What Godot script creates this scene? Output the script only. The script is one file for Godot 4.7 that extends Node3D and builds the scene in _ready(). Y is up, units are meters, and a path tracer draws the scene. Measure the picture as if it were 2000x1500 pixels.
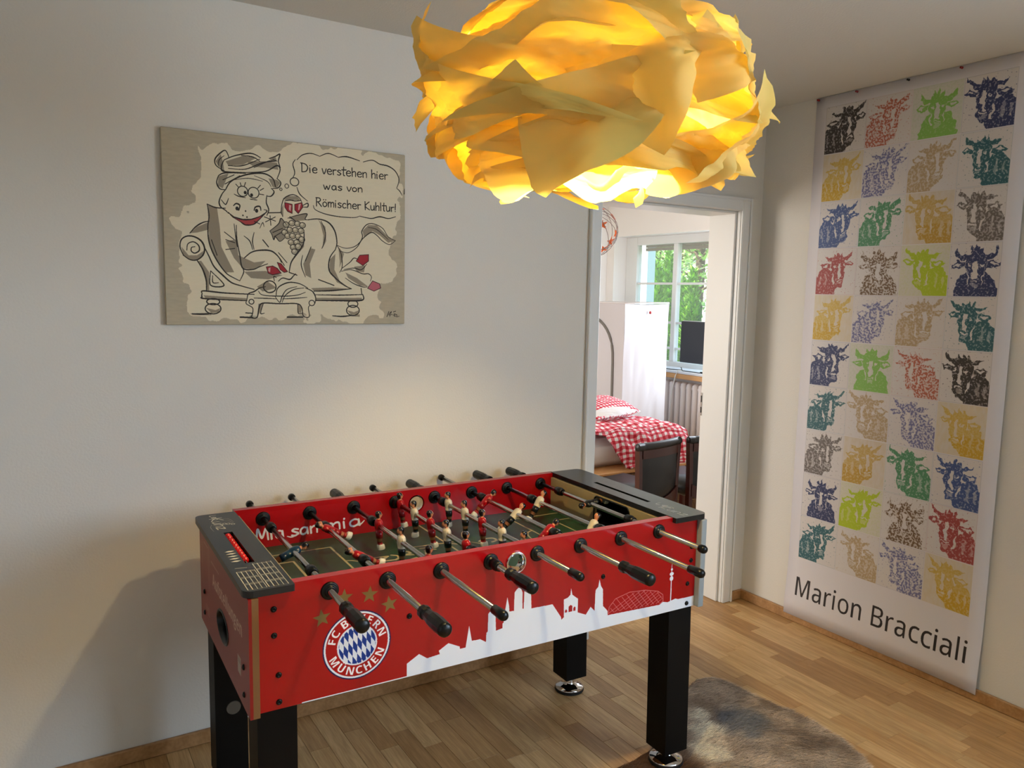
extends Node3D

# ---------------------------------------------------------------- mesh tools
class Mb:
	var st := SurfaceTool.new()
	func _init(smooth := false, col := Color.WHITE) -> void:
		st.begin(Mesh.PRIMITIVE_TRIANGLES)
		st.set_smooth_group(0 if smooth else -1)
		st.set_color(col)
		st.set_uv(Vector2.ZERO)
	func smooth(on: bool) -> void:
		st.set_smooth_group(0 if on else -1)
	func col(c: Color) -> void:
		st.set_color(c)
	# corners run counter-clockwise seen from outside
	func tri(a: Vector3, b: Vector3, c: Vector3) -> void:
		st.add_vertex(a); st.add_vertex(c); st.add_vertex(b)
	func quad(a: Vector3, b: Vector3, c: Vector3, d: Vector3) -> void:
		tri(a, b, c); tri(a, c, d)
	func quad_uv(p: Array, t: Array) -> void:
		for k in [0, 2, 1, 0, 3, 2]:
			st.set_uv(t[k]); st.add_vertex(p[k])
	func box(lo: Vector3, hi: Vector3) -> void:
		var a := lo; var b := hi
		quad(Vector3(a.x, a.y, b.z), Vector3(b.x, a.y, b.z), Vector3(b.x, b.y, b.z), Vector3(a.x, b.y, b.z))
		quad(Vector3(b.x, a.y, a.z), Vector3(a.x, a.y, a.z), Vector3(a.x, b.y, a.z), Vector3(b.x, b.y, a.z))
		quad(Vector3(b.x, a.y, b.z), Vector3(b.x, a.y, a.z), Vector3(b.x, b.y, a.z), Vector3(b.x, b.y, b.z))
		quad(Vector3(a.x, a.y, a.z), Vector3(a.x, a.y, b.z), Vector3(a.x, b.y, b.z), Vector3(a.x, b.y, a.z))
		quad(Vector3(a.x, b.y, b.z), Vector3(b.x, b.y, b.z), Vector3(b.x, b.y, a.z), Vector3(a.x, b.y, a.z))
		quad(Vector3(a.x, a.y, a.z), Vector3(b.x, a.y, a.z), Vector3(b.x, a.y, b.z), Vector3(a.x, a.y, b.z))
	# box with chamfered edges
	func cbox(lo: Vector3, hi: Vector3, r: float) -> void:
		var c := (lo + hi) / 2.0; var h := (hi - lo) / 2.0
		r = minf(r, minf(h.x, minf(h.y, h.z)) * 0.95)
		var g := func(sx: int, sy: int, sz: int, ax: int) -> Vector3:
			var q := Vector3(h.x - r, h.y - r, h.z - r)
			q[ax] += r
			return c + Vector3(q.x * sx, q.y * sy, q.z * sz)
		for ax in 3:
			var u := (ax + 1) % 3; var w := (ax + 2) % 3
			for s in [-1, 1]:
				var pts := []
				for e in [[-1, -1], [1, -1], [1, 1], [-1, 1]]:
					var sg := [0, 0, 0]; sg[ax] = s; sg[u] = e[0]; sg[w] = e[1]
					pts.append(g.call(sg[0], sg[1], sg[2], ax))
				if s > 0: quad(pts[0], pts[1], pts[2], pts[3])
				else: quad(pts[3], pts[2], pts[1], pts[0])
			for su in [-1, 1]:
				for sw in [-1, 1]:
					var A := [0, 0, 0]; A[ax] = -1; A[u] = su; A[w] = sw
					var B2 := [0, 0, 0]; B2[ax] = 1; B2[u] = su; B2[w] = sw
					var p0: Vector3 = g.call(A[0], A[1], A[2], u); var p1: Vector3 = g.call(B2[0], B2[1], B2[2], u)
					var p2: Vector3 = g.call(B2[0], B2[1], B2[2], w); var p3: Vector3 = g.call(A[0], A[1], A[2], w)
					if su * sw > 0: quad(p0, p3, p2, p1)
					else: quad(p0, p1, p2, p3)
		for sx in [-1, 1]:
			for sy in [-1, 1]:
				for sz in [-1, 1]:
					var a: Vector3 = g.call(sx, sy, sz, 0); var b: Vector3 = g.call(sx, sy, sz, 1); var d: Vector3 = g.call(sx, sy, sz, 2)
					if sx * sy * sz > 0: tri(a, b, d)
					else: tri(a, d, b)
	# profile of (radius, height) turned about an axis through at; dir is the axis
	func lathe(profile: Array, segs: int, at := Vector3.ZERO, dir := Vector3.UP, squash := 1.0, phase := 0.0) -> void:
		var d := dir.normalized()
		var x := d.cross(Vector3.FORWARD if absf(d.z) < 0.9 else Vector3.RIGHT).normalized()
		var z := x.cross(d)
		for i in profile.size() - 1:
			var a: Vector2 = profile[i]; var b: Vector2 = profile[i + 1]
			for k in segs:
				var t0 := TAU * (k + phase) / segs; var t1 := TAU * (k + 1 + phase) / segs
				var e0 := x * cos(t0) + z * sin(t0) * squash; var e1 := x * cos(t1) + z * sin(t1) * squash
				var p := at + d * a.y + e0 * a.x; var q := at + d * a.y + e1 * a.x
				var r := at + d * b.y + e1 * b.x; var s := at + d * b.y + e0 * b.x
				if a.x > 1e-6: tri(p, r, q)
				if b.x > 1e-6: tri(p, s, r)
	func rod(a: Vector3, b: Vector3, r: float, segs := 12) -> void:
		var l := a.distance_to(b)
		lathe([Vector2(0, 0), Vector2(r, 0), Vector2(r, l), Vector2(0, l)], segs, a, b - a)
	func tube(path: Array, r: float, segs := 8) -> void:
		var rings := []
		var up := Vector3.UP
		for i in path.size():
			var t: Vector3 = (path[mini(i + 1, path.size() - 1)] - path[maxi(i - 1, 0)]).normalized()
			if absf(t.dot(up)) > 0.95: up = Vector3.RIGHT
			var n := t.cross(up).normalized(); var b := n.cross(t).normalized()
			var ring := []
			for k in segs:
				var an := TAU * k / segs
				ring.append(path[i] + (n * cos(an) + b * sin(an)) * r)
			rings.append(ring)
		for i in rings.size() - 1:
			for k in segs:
				var k2 := (k + 1) % segs
				quad(rings[i][k], rings[i][k2], rings[i + 1][k2], rings[i + 1][k])
	# grid of points, rows of equal length; uv 0..1 times scale
	func sheet(rows: Array, uvs := Vector2.ONE, flip := false) -> void:
		var nr := rows.size() - 1; var nc: int = rows[0].size() - 1
		for i in nr:
			for j in nc:
				var p := [rows[i][j], rows[i][j + 1], rows[i + 1][j + 1], rows[i + 1][j]]
				var t := [Vector2(float(j) / nc, float(i) / nr) * uvs, Vector2(float(j + 1) / nc, float(i) / nr) * uvs, Vector2(float(j + 1) / nc, float(i + 1) / nr) * uvs, Vector2(float(j) / nc, float(i + 1) / nr) * uvs]
				if flip: p.reverse(); t.reverse()
				quad_uv(p, t)
	# flat outline (with an optional hole) pushed out between two depths; map turns (x, y, depth) into space
	func slab(outer: PackedVector2Array, hole: PackedVector2Array, d0: float, d1: float, map: Callable, uvmap = null) -> void:
		var o := outer
		if Geometry2D.is_polygon_clockwise(o): o.reverse()
		var ring := o.duplicate()
		if hole.size():
			var hh := hole.duplicate()
			if not Geometry2D.is_polygon_clockwise(hh): hh.reverse()
			var bi := 0; var bj := 0; var best := 1e9
			for i in o.size():
				for j in hh.size():
					if o[i].distance_squared_to(hh[j]) < best:
						best = o[i].distance_squared_to(hh[j]); bi = i; bj = j
			ring = PackedVector2Array()
			for i in o.size() + 1: ring.append(o[(bi + i) % o.size()])
			for j in hh.size() + 1: ring.append(hh[(bj + j) % hh.size()])
			# pull the two cuts a hair apart
			ring[o.size()] += (o[(bi + o.size() - 1) % o.size()] - o[bi]).normalized() * 2e-5
			ring[ring.size() - 1] += (hh[(bj + hh.size() - 1) % hh.size()] - hh[bj]).normalized() * 2e-5
			var sides := hh
			for j in sides.size():
				var a := sides[j]; var b := sides[(j + 1) % sides.size()]
				quad(map.call(a.x, a.y, d0), map.call(b.x, b.y, d0), map.call(b.x, b.y, d1), map.call(a.x, a.y, d1))
		for j in o.size():
			var a := o[j]; var b := o[(j + 1) % o.size()]
			quad(map.call(a.x, a.y, d0), map.call(b.x, b.y, d0), map.call(b.x, b.y, d1), map.call(a.x, a.y, d1))
		var idx := Geometry2D.triangulate_polygon(ring)
		for i in range(0, idx.size(), 3):
			var t := [ring[idx[i]], ring[idx[i + 1]], ring[idx[i + 2]]]
			if (t[1] - t[0]).cross(t[2] - t[0]) < 0: t.reverse()
			for k in [0, 2, 1]:
				if uvmap != null: st.set_uv(uvmap.call(t[k].x, t[k].y))
				st.add_vertex(map.call(t[k].x, t[k].y, d1))
			if uvmap != null: st.set_uv(Vector2.ZERO)
			for k in [0, 1, 2]: st.add_vertex(map.call(t[k].x, t[k].y, d0))
	func mesh(into: ArrayMesh = null) -> ArrayMesh:
		st.generate_normals()
		return st.commit(into)

# ---------------------------------------------------------------- raster for flat print
class Pic:
	var im: Image
	func _init(w: int, h: int, c: Color) -> void:
		im = Image.create(w, h, false, Image.FORMAT_RGB8)
		im.fill(c)
	func poly(pts: PackedVector2Array, c: Color) -> void:
		var y0 := 1e9; var y1 := -1e9
		for p in pts: y0 = minf(y0, p.y); y1 = maxf(y1, p.y)
		for y in range(maxi(0, floori(y0)), mini(im.get_height(), ceili(y1) + 1)):
			var xs := []
			var yc := y + 0.5
			for i in pts.size():
				var a := pts[i]; var b := pts[(i + 1) % pts.size()]
				if (a.y <= yc) != (b.y <= yc): xs.append(a.x + (yc - a.y) / (b.y - a.y) * (b.x - a.x))
			xs.sort()
			for k in range(0, xs.size() - 1, 2):
				var x0 := roundi(xs[k]); var x1 := roundi(xs[k + 1])
				if x1 > x0: im.fill_rect(Rect2i(x0, y, x1 - x0, 1), c)
	func flat(a: Array, c: Color, k := 1.0) -> void:
		var p := PackedVector2Array()
		for i in range(0, a.size() - 1, 2): p.append(Vector2(a[i], a[i + 1]) * k)
		poly(p, c)
	func disc(x: float, y: float, rx: float, ry: float, c: Color) -> void:
		for yy in range(maxi(0, floori(y - ry)), mini(im.get_height(), ceili(y + ry) + 1)):
			var q := 1.0 - pow((yy + 0.5 - y) / maxf(ry, 0.1), 2)
			if q > 0.0:
				var hw := rx * sqrt(q)
				im.fill_rect(Rect2i(roundi(x - hw), yy, maxi(1, roundi(2 * hw)), 1), c)
	func line(a: Vector2, b: Vector2, w: float, c: Color) -> void:
		var d := b - a
		var n := Vector2(-d.y, d.x).normalized() * w / 2.0
		if d.length() > 0.01: poly(PackedVector2Array([a + n, b + n, b - n, a - n]), c)
		disc(b.x, b.y, w / 2.0, w / 2.0, c)
	# smooth pen stroke through the points, thinner towards its ends
	func pen(pts: PackedVector2Array, w: float, c: Color, taper := 0.45, curved := true) -> void:
		var q := PackedVector2Array()
		var n := pts.size()
		if n < 2: return
		if not curved or n == 2: q = pts
		else:
			for i in n - 1:
				var p0 := pts[maxi(i - 1, 0)]; var p1 := pts[i]; var p2 := pts[i + 1]; var p3 := pts[mini(i + 2, n - 1)]
				for k in 6: q.append(p1.cubic_interpolate(p2, p0, p3, k / 6.0))
			q.append(pts[n - 1])
		disc(q[0].x, q[0].y, w * 0.5 * (1.0 - taper), w * 0.5 * (1.0 - taper), c)
		for i in q.size() - 1:
			var t := (i + 0.5) / (q.size() - 1)
			line(q[i], q[i + 1], w * (1.0 - taper * absf(2.0 * t - 1.0)), c)
	func ring(x: float, y: float, rx: float, ry: float, w: float, c: Color) -> void:
		var p := PackedVector2Array()
		for k in 25: p.append(Vector2(x + rx * cos(TAU * k / 24.0), y + ry * sin(TAU * k / 24.0)))
		for k in 24: line(p[k], p[k + 1], w, c)
	# the triangles of a set text, taken through a map
	func glyphs(text: String, bold: bool, size: float, c: Color, map: Callable, family := "Droid Sans") -> void:
		var t := TextMesh.new()
		var f := SystemFont.new()
		f.font_names = PackedStringArray([family])
		f.font_weight = 700 if bold else 400
		t.font = f; t.text = text; t.font_size = 64; t.pixel_size = 1.0 / 64.0; t.depth = 0.0; t.curve_step = 1.5
		t.horizontal_alignment = HORIZONTAL_ALIGNMENT_CENTER
		t.vertical_alignment = VERTICAL_ALIGNMENT_CENTER
		var a := t.get_mesh_arrays()
		if a.is_empty(): return
		var v: PackedVector3Array = a[Mesh.ARRAY_VERTEX]
		var idx := PackedInt32Array(range(v.size()))
		if a[Mesh.ARRAY_INDEX] != null and a[Mesh.ARRAY_INDEX].size(): idx = a[Mesh.ARRAY_INDEX]
		for i in range(0, idx.size() - 2, 3):
			var p := PackedVector2Array()
			for k in 3: p.append(map.call(Vector2(v[idx[i + k]].x, v[idx[i + k]].y) * size))
			poly(p, c)
	func tex() -> ImageTexture:
		im.generate_mipmaps()
		return ImageTexture.create_from_image(im)

# hand-drawn letters: strokes in a box of cap height 1, then the advance
const HAND := {
	"D": [[[0, 0, 0, 1], [-.1, 1, .35, .9, .55, .55, .4, .12, 0, 0]], .75], "i": [[[0, .55, .02, 0], [.02, .76, .03, .8]], .26], "e": [[[.02, .3, .4, .35, .35, .55, .15, .58, 0, .35, .08, .05, .3, 0, .42, .1]], .56],
	"v": [[[0, .58, .18, 0, .4, .6]], .5], "r": [[[0, .58, .03, 0], [.02, .4, .15, .55, .32, .55]], .42], "s": [[[.35, .52, .15, .58, .03, .45, .2, .3, .35, .18, .2, 0, 0, .06]], .48],
	"t": [[[.15, 1, .13, .1, .25, 0], [-.05, .65, .4, .68]], .42], "h": [[[0, 1, .02, 0], [.02, .4, .18, .58, .35, .5, .36, 0]], .54], "n": [[[0, .58, .02, 0], [.02, .4, .18, .58, .35, .5, .37, 0]], .54],
	"w": [[[0, .58, .14, 0, .28, .45, .42, 0, .58, .6]], .74], "a": [[[.38, .5, .2, .6, .03, .42, .03, .12, .18, 0, .36, .18, .38, .55, .42, 0]], .58], "o": [[[.2, .58, .02, .4, .05, .1, .2, 0, .38, .15, .38, .42, .2, .58]], .55],
	"R": [[[0, 0, 0, 1], [-.05, 1, .3, .98, .4, .75, .25, .55, 0, .5], [.15, .5, .5, 0]], .64], "ö": [[[.2, .58, .02, .4, .05, .1, .2, 0, .38, .15, .38, .42, .2, .58], [.08, .8, .09, .84], [.3, .8, .31, .84]], .55],
	"m": [[[0, .58, .02, 0], [.02, .4, .15, .58, .27, .5, .28, 0], [.28, .4, .42, .58, .55, .5, .57, 0]], .74], "c": [[[.36, .5, .2, .58, .03, .4, .05, .1, .2, 0, .38, .08]], .52], "K": [[[0, 1, .02, 0], [.45, 1, .02, .45, .5, 0]], .62],
	"u": [[[0, .58, .03, .1, .18, 0, .34, .15, .36, .58, .4, 0]], .54], "l": [[[0, 1, .02, 0]], .22], "!": [[[.05, 1, .03, .25], [.03, .02, .04, .05]], .3], "M": [[[0, 0, .08, 1, .3, .2, .55, 1, .65, 0]], .82], "z": [[[0, .55, .35, .55, 0, 0, .38, 0]], .5], "L": [[[0, 1, 0, 0, .4, 0]], .5], " ": [[], .36]}
func handwrite(p: Pic, text: String, a: Vector2, b: Vector2, h: float, w: float, c: Color, curved := true) -> void:
	var total := 0.0
	for ch in text: total += HAND[ch][1]
	var dir := (b - a).normalized(); var up := Vector2(dir.y, -dir.x)
	var sx := a.distance_to(b) / total
	var x := 0.0
	for ch in text:
		for s in HAND[ch][0]:
			var pts := PackedVector2Array()
			for i in range(0, s.size(), 2): pts.append(a + dir * (x + s[i]) * sx + up * s[i + 1] * h)
			p.pen(pts, w, c, 0.15, curved)
		x += HAND[ch][1]

# ---------------------------------------------------------------- scene tools
var rng := RandomNumberGenerator.new()
var names := {}
var M := {}

func mat(key: String, c: Color, rough := 0.6, metal := 0.0, more := {}) -> StandardMaterial3D:
	var m := StandardMaterial3D.new()
	m.resource_name = key; m.albedo_color = c; m.roughness = rough; m.metallic = metal
	for k in more: m.set(k, more[k])
	M[key] = m
	return m

func numbered(n: String) -> String:
	var k: int = names.get(n, 0)
	names[n] = k + 1
	return n if k == 0 else "%s_%03d" % [n, k]

func tag(o: Node3D, label: String, category := "", group := "", kind := "") -> void:
	if label: o.set_meta("label", label)
	if category: o.set_meta("category", category)
	if group: o.set_meta("group", group)
	if kind: o.set_meta("kind", kind)

func base(called: String, at: Vector3, turn := 0.0) -> Node3D:
	var o := Node3D.new()
	o.name = numbered(called)
	add_child(o)
	o.position = at; o.rotation.y = turn
	return o

func put(called: String, mesh: Mesh, m: Material, parent: Node3D = null, at := Vector3.ZERO) -> MeshInstance3D:
	var o := MeshInstance3D.new()
	o.name = numbered(called) if parent == null else called
	o.mesh = mesh
	if m: o.material_override = m
	o.position = at
	if parent: parent.add_child(o, true)
	else: add_child(o)
	return o

func structure(called: String, mesh: Mesh, m: Material, label: String, parent: Node3D = null) -> MeshInstance3D:
	var o := put(called, mesh, m, parent)
	if parent == null: tag(o, label, "", "", "structure")
	return o

func boxm(lo: Vector3, hi: Vector3, r := 0.0) -> ArrayMesh:
	var b := Mb.new()
	if r > 0: b.cbox(lo, hi, r)
	else: b.box(lo, hi)
	return b.mesh()

func noise(seed_: int, freq: float, oct := 3) -> FastNoiseLite:
	var n := FastNoiseLite.new()
	n.noise_type = FastNoiseLite.TYPE_SIMPLEX_SMOOTH
	n.seed = seed_; n.frequency = freq; n.fractal_octaves = oct
	return n

func s2l(c: Color) -> Color:
	return c.srgb_to_linear()

const LAMP_E := 1.15
const LAMP_R := 0.305
const LAMP_UP := 0.165
const LAMP_DOWN := 0.172
const SHEETS := [
	[20, 58, .95, .55, 12, .95, .04, .05], [140, 60, 1.0, .58, -18, .98, .04, .06], [255, 56, .95, .55, 20, .96, .05, .05],
	[5, 22, .75, .50, 30, 1.02, .05, .08], [68, 26, .80, .52, -24, 1.05, .05, .11], [128, 18, .80, .55, 34, 1.03, .04, .12], [190, 24, .75, .50, -28, 1.05, .06, .09], [250, 20, .75, .50, 26, 1.02, .05, .08], [310, 22, .75, .50, -22, 1.04, .05, .08],
	[30, -14, .70, .50, -20, 1.04, .13, .09], [80, -20, .70, .50, 38, 1.02, .10, .11], [122, -8, .62, .50, -36, 1.06, .14, .11], [165, -18, .66, .48, 26, 1.04, .12, .10], [205, -14, .66, .48, -30, 1.05, .12, .09], [255, -14, .70, .48, -26, 1.06, .10, .09], [320, -18, .72, .48, 22, 1.05, .10, .09],
	[50, -46, .70, .38, 24, 1.0, .14, .10], [115, -50, .62, .36, 40, .98, .12, .10], [160, -44, .66, .38, -30, 1.0, .15, .09], [230, -48, .75, .36, 18, .98, .10, .08], [320, -46, .75, .38, -20, 1.0, .12, .09]]
const P_LIGHT := [
	[201,75,313,43,373,63,529,50,724,16,980,8,1251,16,1365,64,1387,297,1347,440,1290,566,1348,696,1252,832,1214,921,1252,1009,974,1026,627,1009,230,1018,97,993,98,931,130,837,53,738,85,622,53,487,119,422,143,330,211,248,184,159]]
const P_GREY := [
	[223,388,275,404,287,504,293,613,359,752,312,754,261,677,229,592,228,476],
	[316,580,374,569,384,656,406,727,360,673],
	[94,668,85,622,120,667,164,665,198,640,190,672,156,690,119,690],
	[192,742,209,804,208,855,223,855,225,756,185,695,167,696],
	[130,547,168,511,232,480,227,523,167,542],
	[273,150,300,109,311,146,317,192,287,176],
	[326,145,418,106,496,108,417,155,340,167],
	[286,229,340,209,323,253,307,293,281,280],
	[433,134,543,123,608,124,615,163,543,158,480,160],
	[558,216,606,220,626,234,606,264,581,262],
	[564,106,600,91,608,116,584,119],
	[384,656,470,693,534,682,501,716,461,733,406,727],
	[414,747,533,739,631,761,549,787,452,782],
	[846,429,889,468,893,551,871,594,876,518,859,453],
	[797,597,827,604,792,689,800,773,766,757,753,691],
	[914,660,949,624,942,718,975,785,1038,827,957,794,913,719],
	[799,832,930,825,1038,832,930,844,816,850],
	[1121,479,1158,441,1214,439,1280,497,1333,526,1290,542,1233,499,1186,476,1130,513],
	[1011,733,1084,765,1158,816,1102,810,1029,767],
	[1066,697,1139,686,1130,729,1084,726],
	[192,883,426,897,426,910,203,900],
	[824,889,1116,885,1116,900,824,903],
	[205,953,231,981,269,977,281,953,254,965],
	[1019,961,1046,990,1083,987,1098,961,1065,974],
	[490,927,518,927,493,984,482,1001],
	[717,925,742,950,737,979,720,977],
	[523,837,547,861,589,848,572,862,539,859],
	[483,830,540,796,597,835,515,857],
	[708,634,760,525,759,591,716,642,678,685],
	[561,511,611,468,627,435,656,469,646,547,617,567,593,542,583,559],
	[665,432,719,412,778,399,767,430,790,434,718,445],
	[637,321,670,306,720,302,745,329,707,325,662,335],
	[119,984,231,979,231,993,133,993],
	[974,996,1102,987,1102,1002],
	[975,708,1003,622,967,581,976,666],
	[620,403,641,353,640,426]]
const P_RED := [
	[335,423,365,444,411,454,458,451,506,433,543,407,498,456,466,482,426,484,388,463,357,446]]
const P_HOOF := [
	[538,716,574,709,600,721,623,749,573,760,548,751],
	[601,688,624,695,660,739,640,744,617,728],
	[649,344,692,351,691,403,665,393,649,370],
	[707,350,749,337,755,361,727,401,707,382],
	[1080,662,1103,626,1160,620,1160,659,1123,688]]
const P_PINK := [
	[1153,826,1186,780,1233,797,1240,823,1195,843]]
const P_SHINE := [
	[550,722,562,718,559,746,549,740],
	[674,355,686,358,682,391,673,383],
	[730,348,743,344,734,379,726,383]]
const P_STROKES := [
	[5,317,196,276,173,270,139,300,102,327,87,345,124],
	[3,287,172,292,141,319,115],
	[5,318,138,372,111,442,90,481,90,516,106],
	[5,318,138,304,170,306,197,340,201,432,196],
	[4,340,182,432,177,527,132,600,117],
	[5,432,196,543,178,607,140,625,162,608,211],
	[5,286,226,276,265,292,296,322,299],
	[5,286,226,324,207,432,200],
	[6,322,299,354,250,432,208,526,191,582,214,597,260],
	[5,606,212,628,234,614,263,581,270],
	[3,308,247,370,214],
	[3,319,269,401,216],
	[5,564,105,600,89,625,75,616,115,627,150],
	[3,584,107,608,116],
	[4,340,167,417,159,512,114],
	[4,479,164,559,121,600,117],
	[4,411,104,473,106,512,126],
	[3,479,208,550,233,573,262],
	[3,369,241,447,226,526,235],
	[5,322,299,303,324,287,364,294,394,320,412,335,427],
	[5,548,312,544,352,557,391,546,424],
	[5,573,270,589,289,572,314,548,316],
	[4,298,355,321,379,337,345],
	[3,392,279,378,264],
	[3,407,272,402,254],
	[3,424,270,431,250],
	[3,509,288,531,274],
	[3,507,308,531,310],
	[3,497,277,513,258],
	[4,368,319,391,329,429,334],
	[3,453,340,492,342],
	[6,363,383,378,370,397,379,391,407],
	[6,475,401,483,382,507,377,513,398],
	[4,335,421,365,446,427,457,490,441,547,404],
	[4,514,434,547,400,531,393],
	[4,396,467,426,486,474,478,502,451],
	[5,223,384,267,400,320,400],
	[5,223,384,232,445,224,507,229,592,261,677,312,754,358,784,389,799],
	[4,389,799,411,751,406,727],
	[4,364,483,374,577,379,609],
	[3,316,572,366,587],
	[3,310,530,363,570],
	[3,315,627,365,619],
	[3,241,576,269,661],
	[5,130,547,161,511,198,486,232,476],
	[6,94,668,78,623,86,584,115,564,152,565,188,587,204,625,194,664,163,690,127,690,94,668],
	[5,112,640,118,606,147,593,173,611,176,638,153,654,135,643,137,624,154,619],
	[6,202,617,224,663,252,724,297,770,342,809,388,825,467,846],
	[6,163,692,192,742,209,804,208,860],
	[5,233,748,231,827,303,825,233,748],
	[4,243,773,244,812,274,812],
	[6,185,873,193,859,310,869,467,874],
	[6,185,873,184,891,203,902,426,911],
	[5,825,871,975,871,1120,865],
	[7,824,905,974,904,1116,900,1122,865],
	[4,1111,826,1116,865],
	[6,130,985,178,988,216,986],
	[6,929,996,992,1000,1046,994],
	[5,376,490,378,569,392,656,406,727,461,733,501,716,546,698],
	[6,415,671,455,637,503,623,567,624,608,655,625,687],
	[4,417,547,448,574,463,621],
	[4,473,524,463,573,471,620],
	[4,636,426,628,386,641,329,670,304,704,296,737,313,751,345],
	[4,555,409,624,403],
	[4,649,336,678,328,711,331,745,325],
	[5,753,354,783,338,783,359,757,362],
	[3,530,433,595,453],
	[3,595,429,538,461],
	[3,564,423,568,479],
	[3,505,499,522,466,529,489],
	[3,474,461,506,475],
	[6,786,433,846,425,907,441,946,489,959,556,949,599],
	[6,760,508,755,575,716,634,682,685,669,743],
	[4,863,436,889,501,880,560,866,596],
	[6,949,599,914,651,909,719,940,761,1002,810,1049,831],
	[4,959,573,985,623,991,699,975,734],
	[4,669,743,715,758],
	[4,750,641,741,699,765,767],
	[3,801,589,766,674],
	[4,843,780,939,813],
	[6,1049,831,930,844,816,850],
	[3,608,631,657,687],
	[3,616,663,642,704],
	[4,520,562,552,601],
	[4,561,511,611,468,627,435,656,469],
	[4,646,547,617,567,593,542,583,559,573,531,561,511],
	[4,665,432,719,412,778,399,767,430,790,434],
	[3,577,519,635,491],
	[3,585,542,626,516],
	[4,677,423,710,446],
	[4,959,573,1012,588,1066,577,1103,549,1121,514,1117,480,1149,439,1195,432,1252,455,1290,505,1338,526],
	[4,976,606,1030,614,1084,580,1121,527,1177,485,1214,500,1252,533,1299,552,1338,526],
	[3,1158,456,1214,465,1290,522],
	[4,986,712,1039,672,1066,645,1095,653],
	[4,1002,716,1066,705,1112,714,1149,678],
	[4,986,727,1048,716,1121,738,1158,737,1178,754,1172,782],
	[4,1011,767,1065,800,1121,818,1150,818],
	[5,426,905,435,871,467,858,499,837,532,829],
	[5,426,905,422,928,457,952,453,993,444,1006,480,1006,493,952,514,924,612,926,713,925,742,950,750,997,785,1002,781,950,789,935],
	[4,466,895,531,896,596,898],
	[4,629,898,696,894,773,887],
	[5,765,832,807,852,826,890,820,924],
	[4,518,927,501,981,523,981],
	[4,717,925,720,980,743,980],
	[6,385,1004,456,1007],
	[5,653,1004,746,1004],
	[4,417,980,457,982],
	[4,583,796,580,769,595,775],
	[5,606,796,631,777,672,784,693,764,708,750],
	[5,592,877,597,844,622,819,672,801,731,808,778,832],
	[4,586,885,612,918,626,884,655,843,714,825],
	[4,626,918,646,876,697,842,756,832],
	[4,491,855,519,878,629,882,713,875,764,857],
	[4,723,96,756,65,807,51,858,62],
	[4,858,62,910,40,971,56],
	[5,971,56,1024,47,1104,63],
	[5,1127,67,1186,51,1233,69,1289,76,1336,102,1361,151,1346,203],
	[4,1346,205,1366,220,1382,245],
	[4,714,95,699,123,709,170,696,203],
	[4,721,251,737,289,783,326],
	[4,817,348,829,372,890,393,977,403,1067,402,1103,391],
	[5,1103,391,1177,400,1233,386,1290,393,1339,379],
	[4,1399,204,1397,235],
	[3,1281,1002,1295,969],
	[3,1300,1002,1312,969,1295,990,1319,987],
	[3,1321,990,1339,1000,1329,984,1349,990,1347,1002,1366,997],
	[3,1324,972,1341,966]]
const P_RINGS := [[4,414,300,28,28],[4,474,303,30,30],[4,707,222,25,23],[3,662,250,11,12],[3,628,271,7,7],[5,556,829,36,34],[4,451,916,14,14],[4,802,920,17,16],[5,243,918,35,17],[5,241,957,42,29],[5,1058,923,32,21],[5,1058,963,41,31],[3,655,469,17,16],[3,689,459,18,16],[3,722,461,18,16],[3,751,467,18,16],[3,646,514,17,16],[3,676,498,17,16],[3,709,498,18,16],[3,742,500,18,16],[3,663,534,17,16],[3,692,532,18,16],[3,725,534,18,16],[3,683,569,18,16],[3,716,568,18,16],[3,746,550,18,17],[3,695,597,18,16],[3,725,592,18,17],[3,703,622,18,16]]

const CAM := Vector3(-3.1653, 1.5825, 2.7413)
const EYE := Vector3(-0.1163, -0.5578, 0.0198)
const DOOR_L := -1.019
const DOOR_R := -0.1505
const DOOR_T := 2.001

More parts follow.
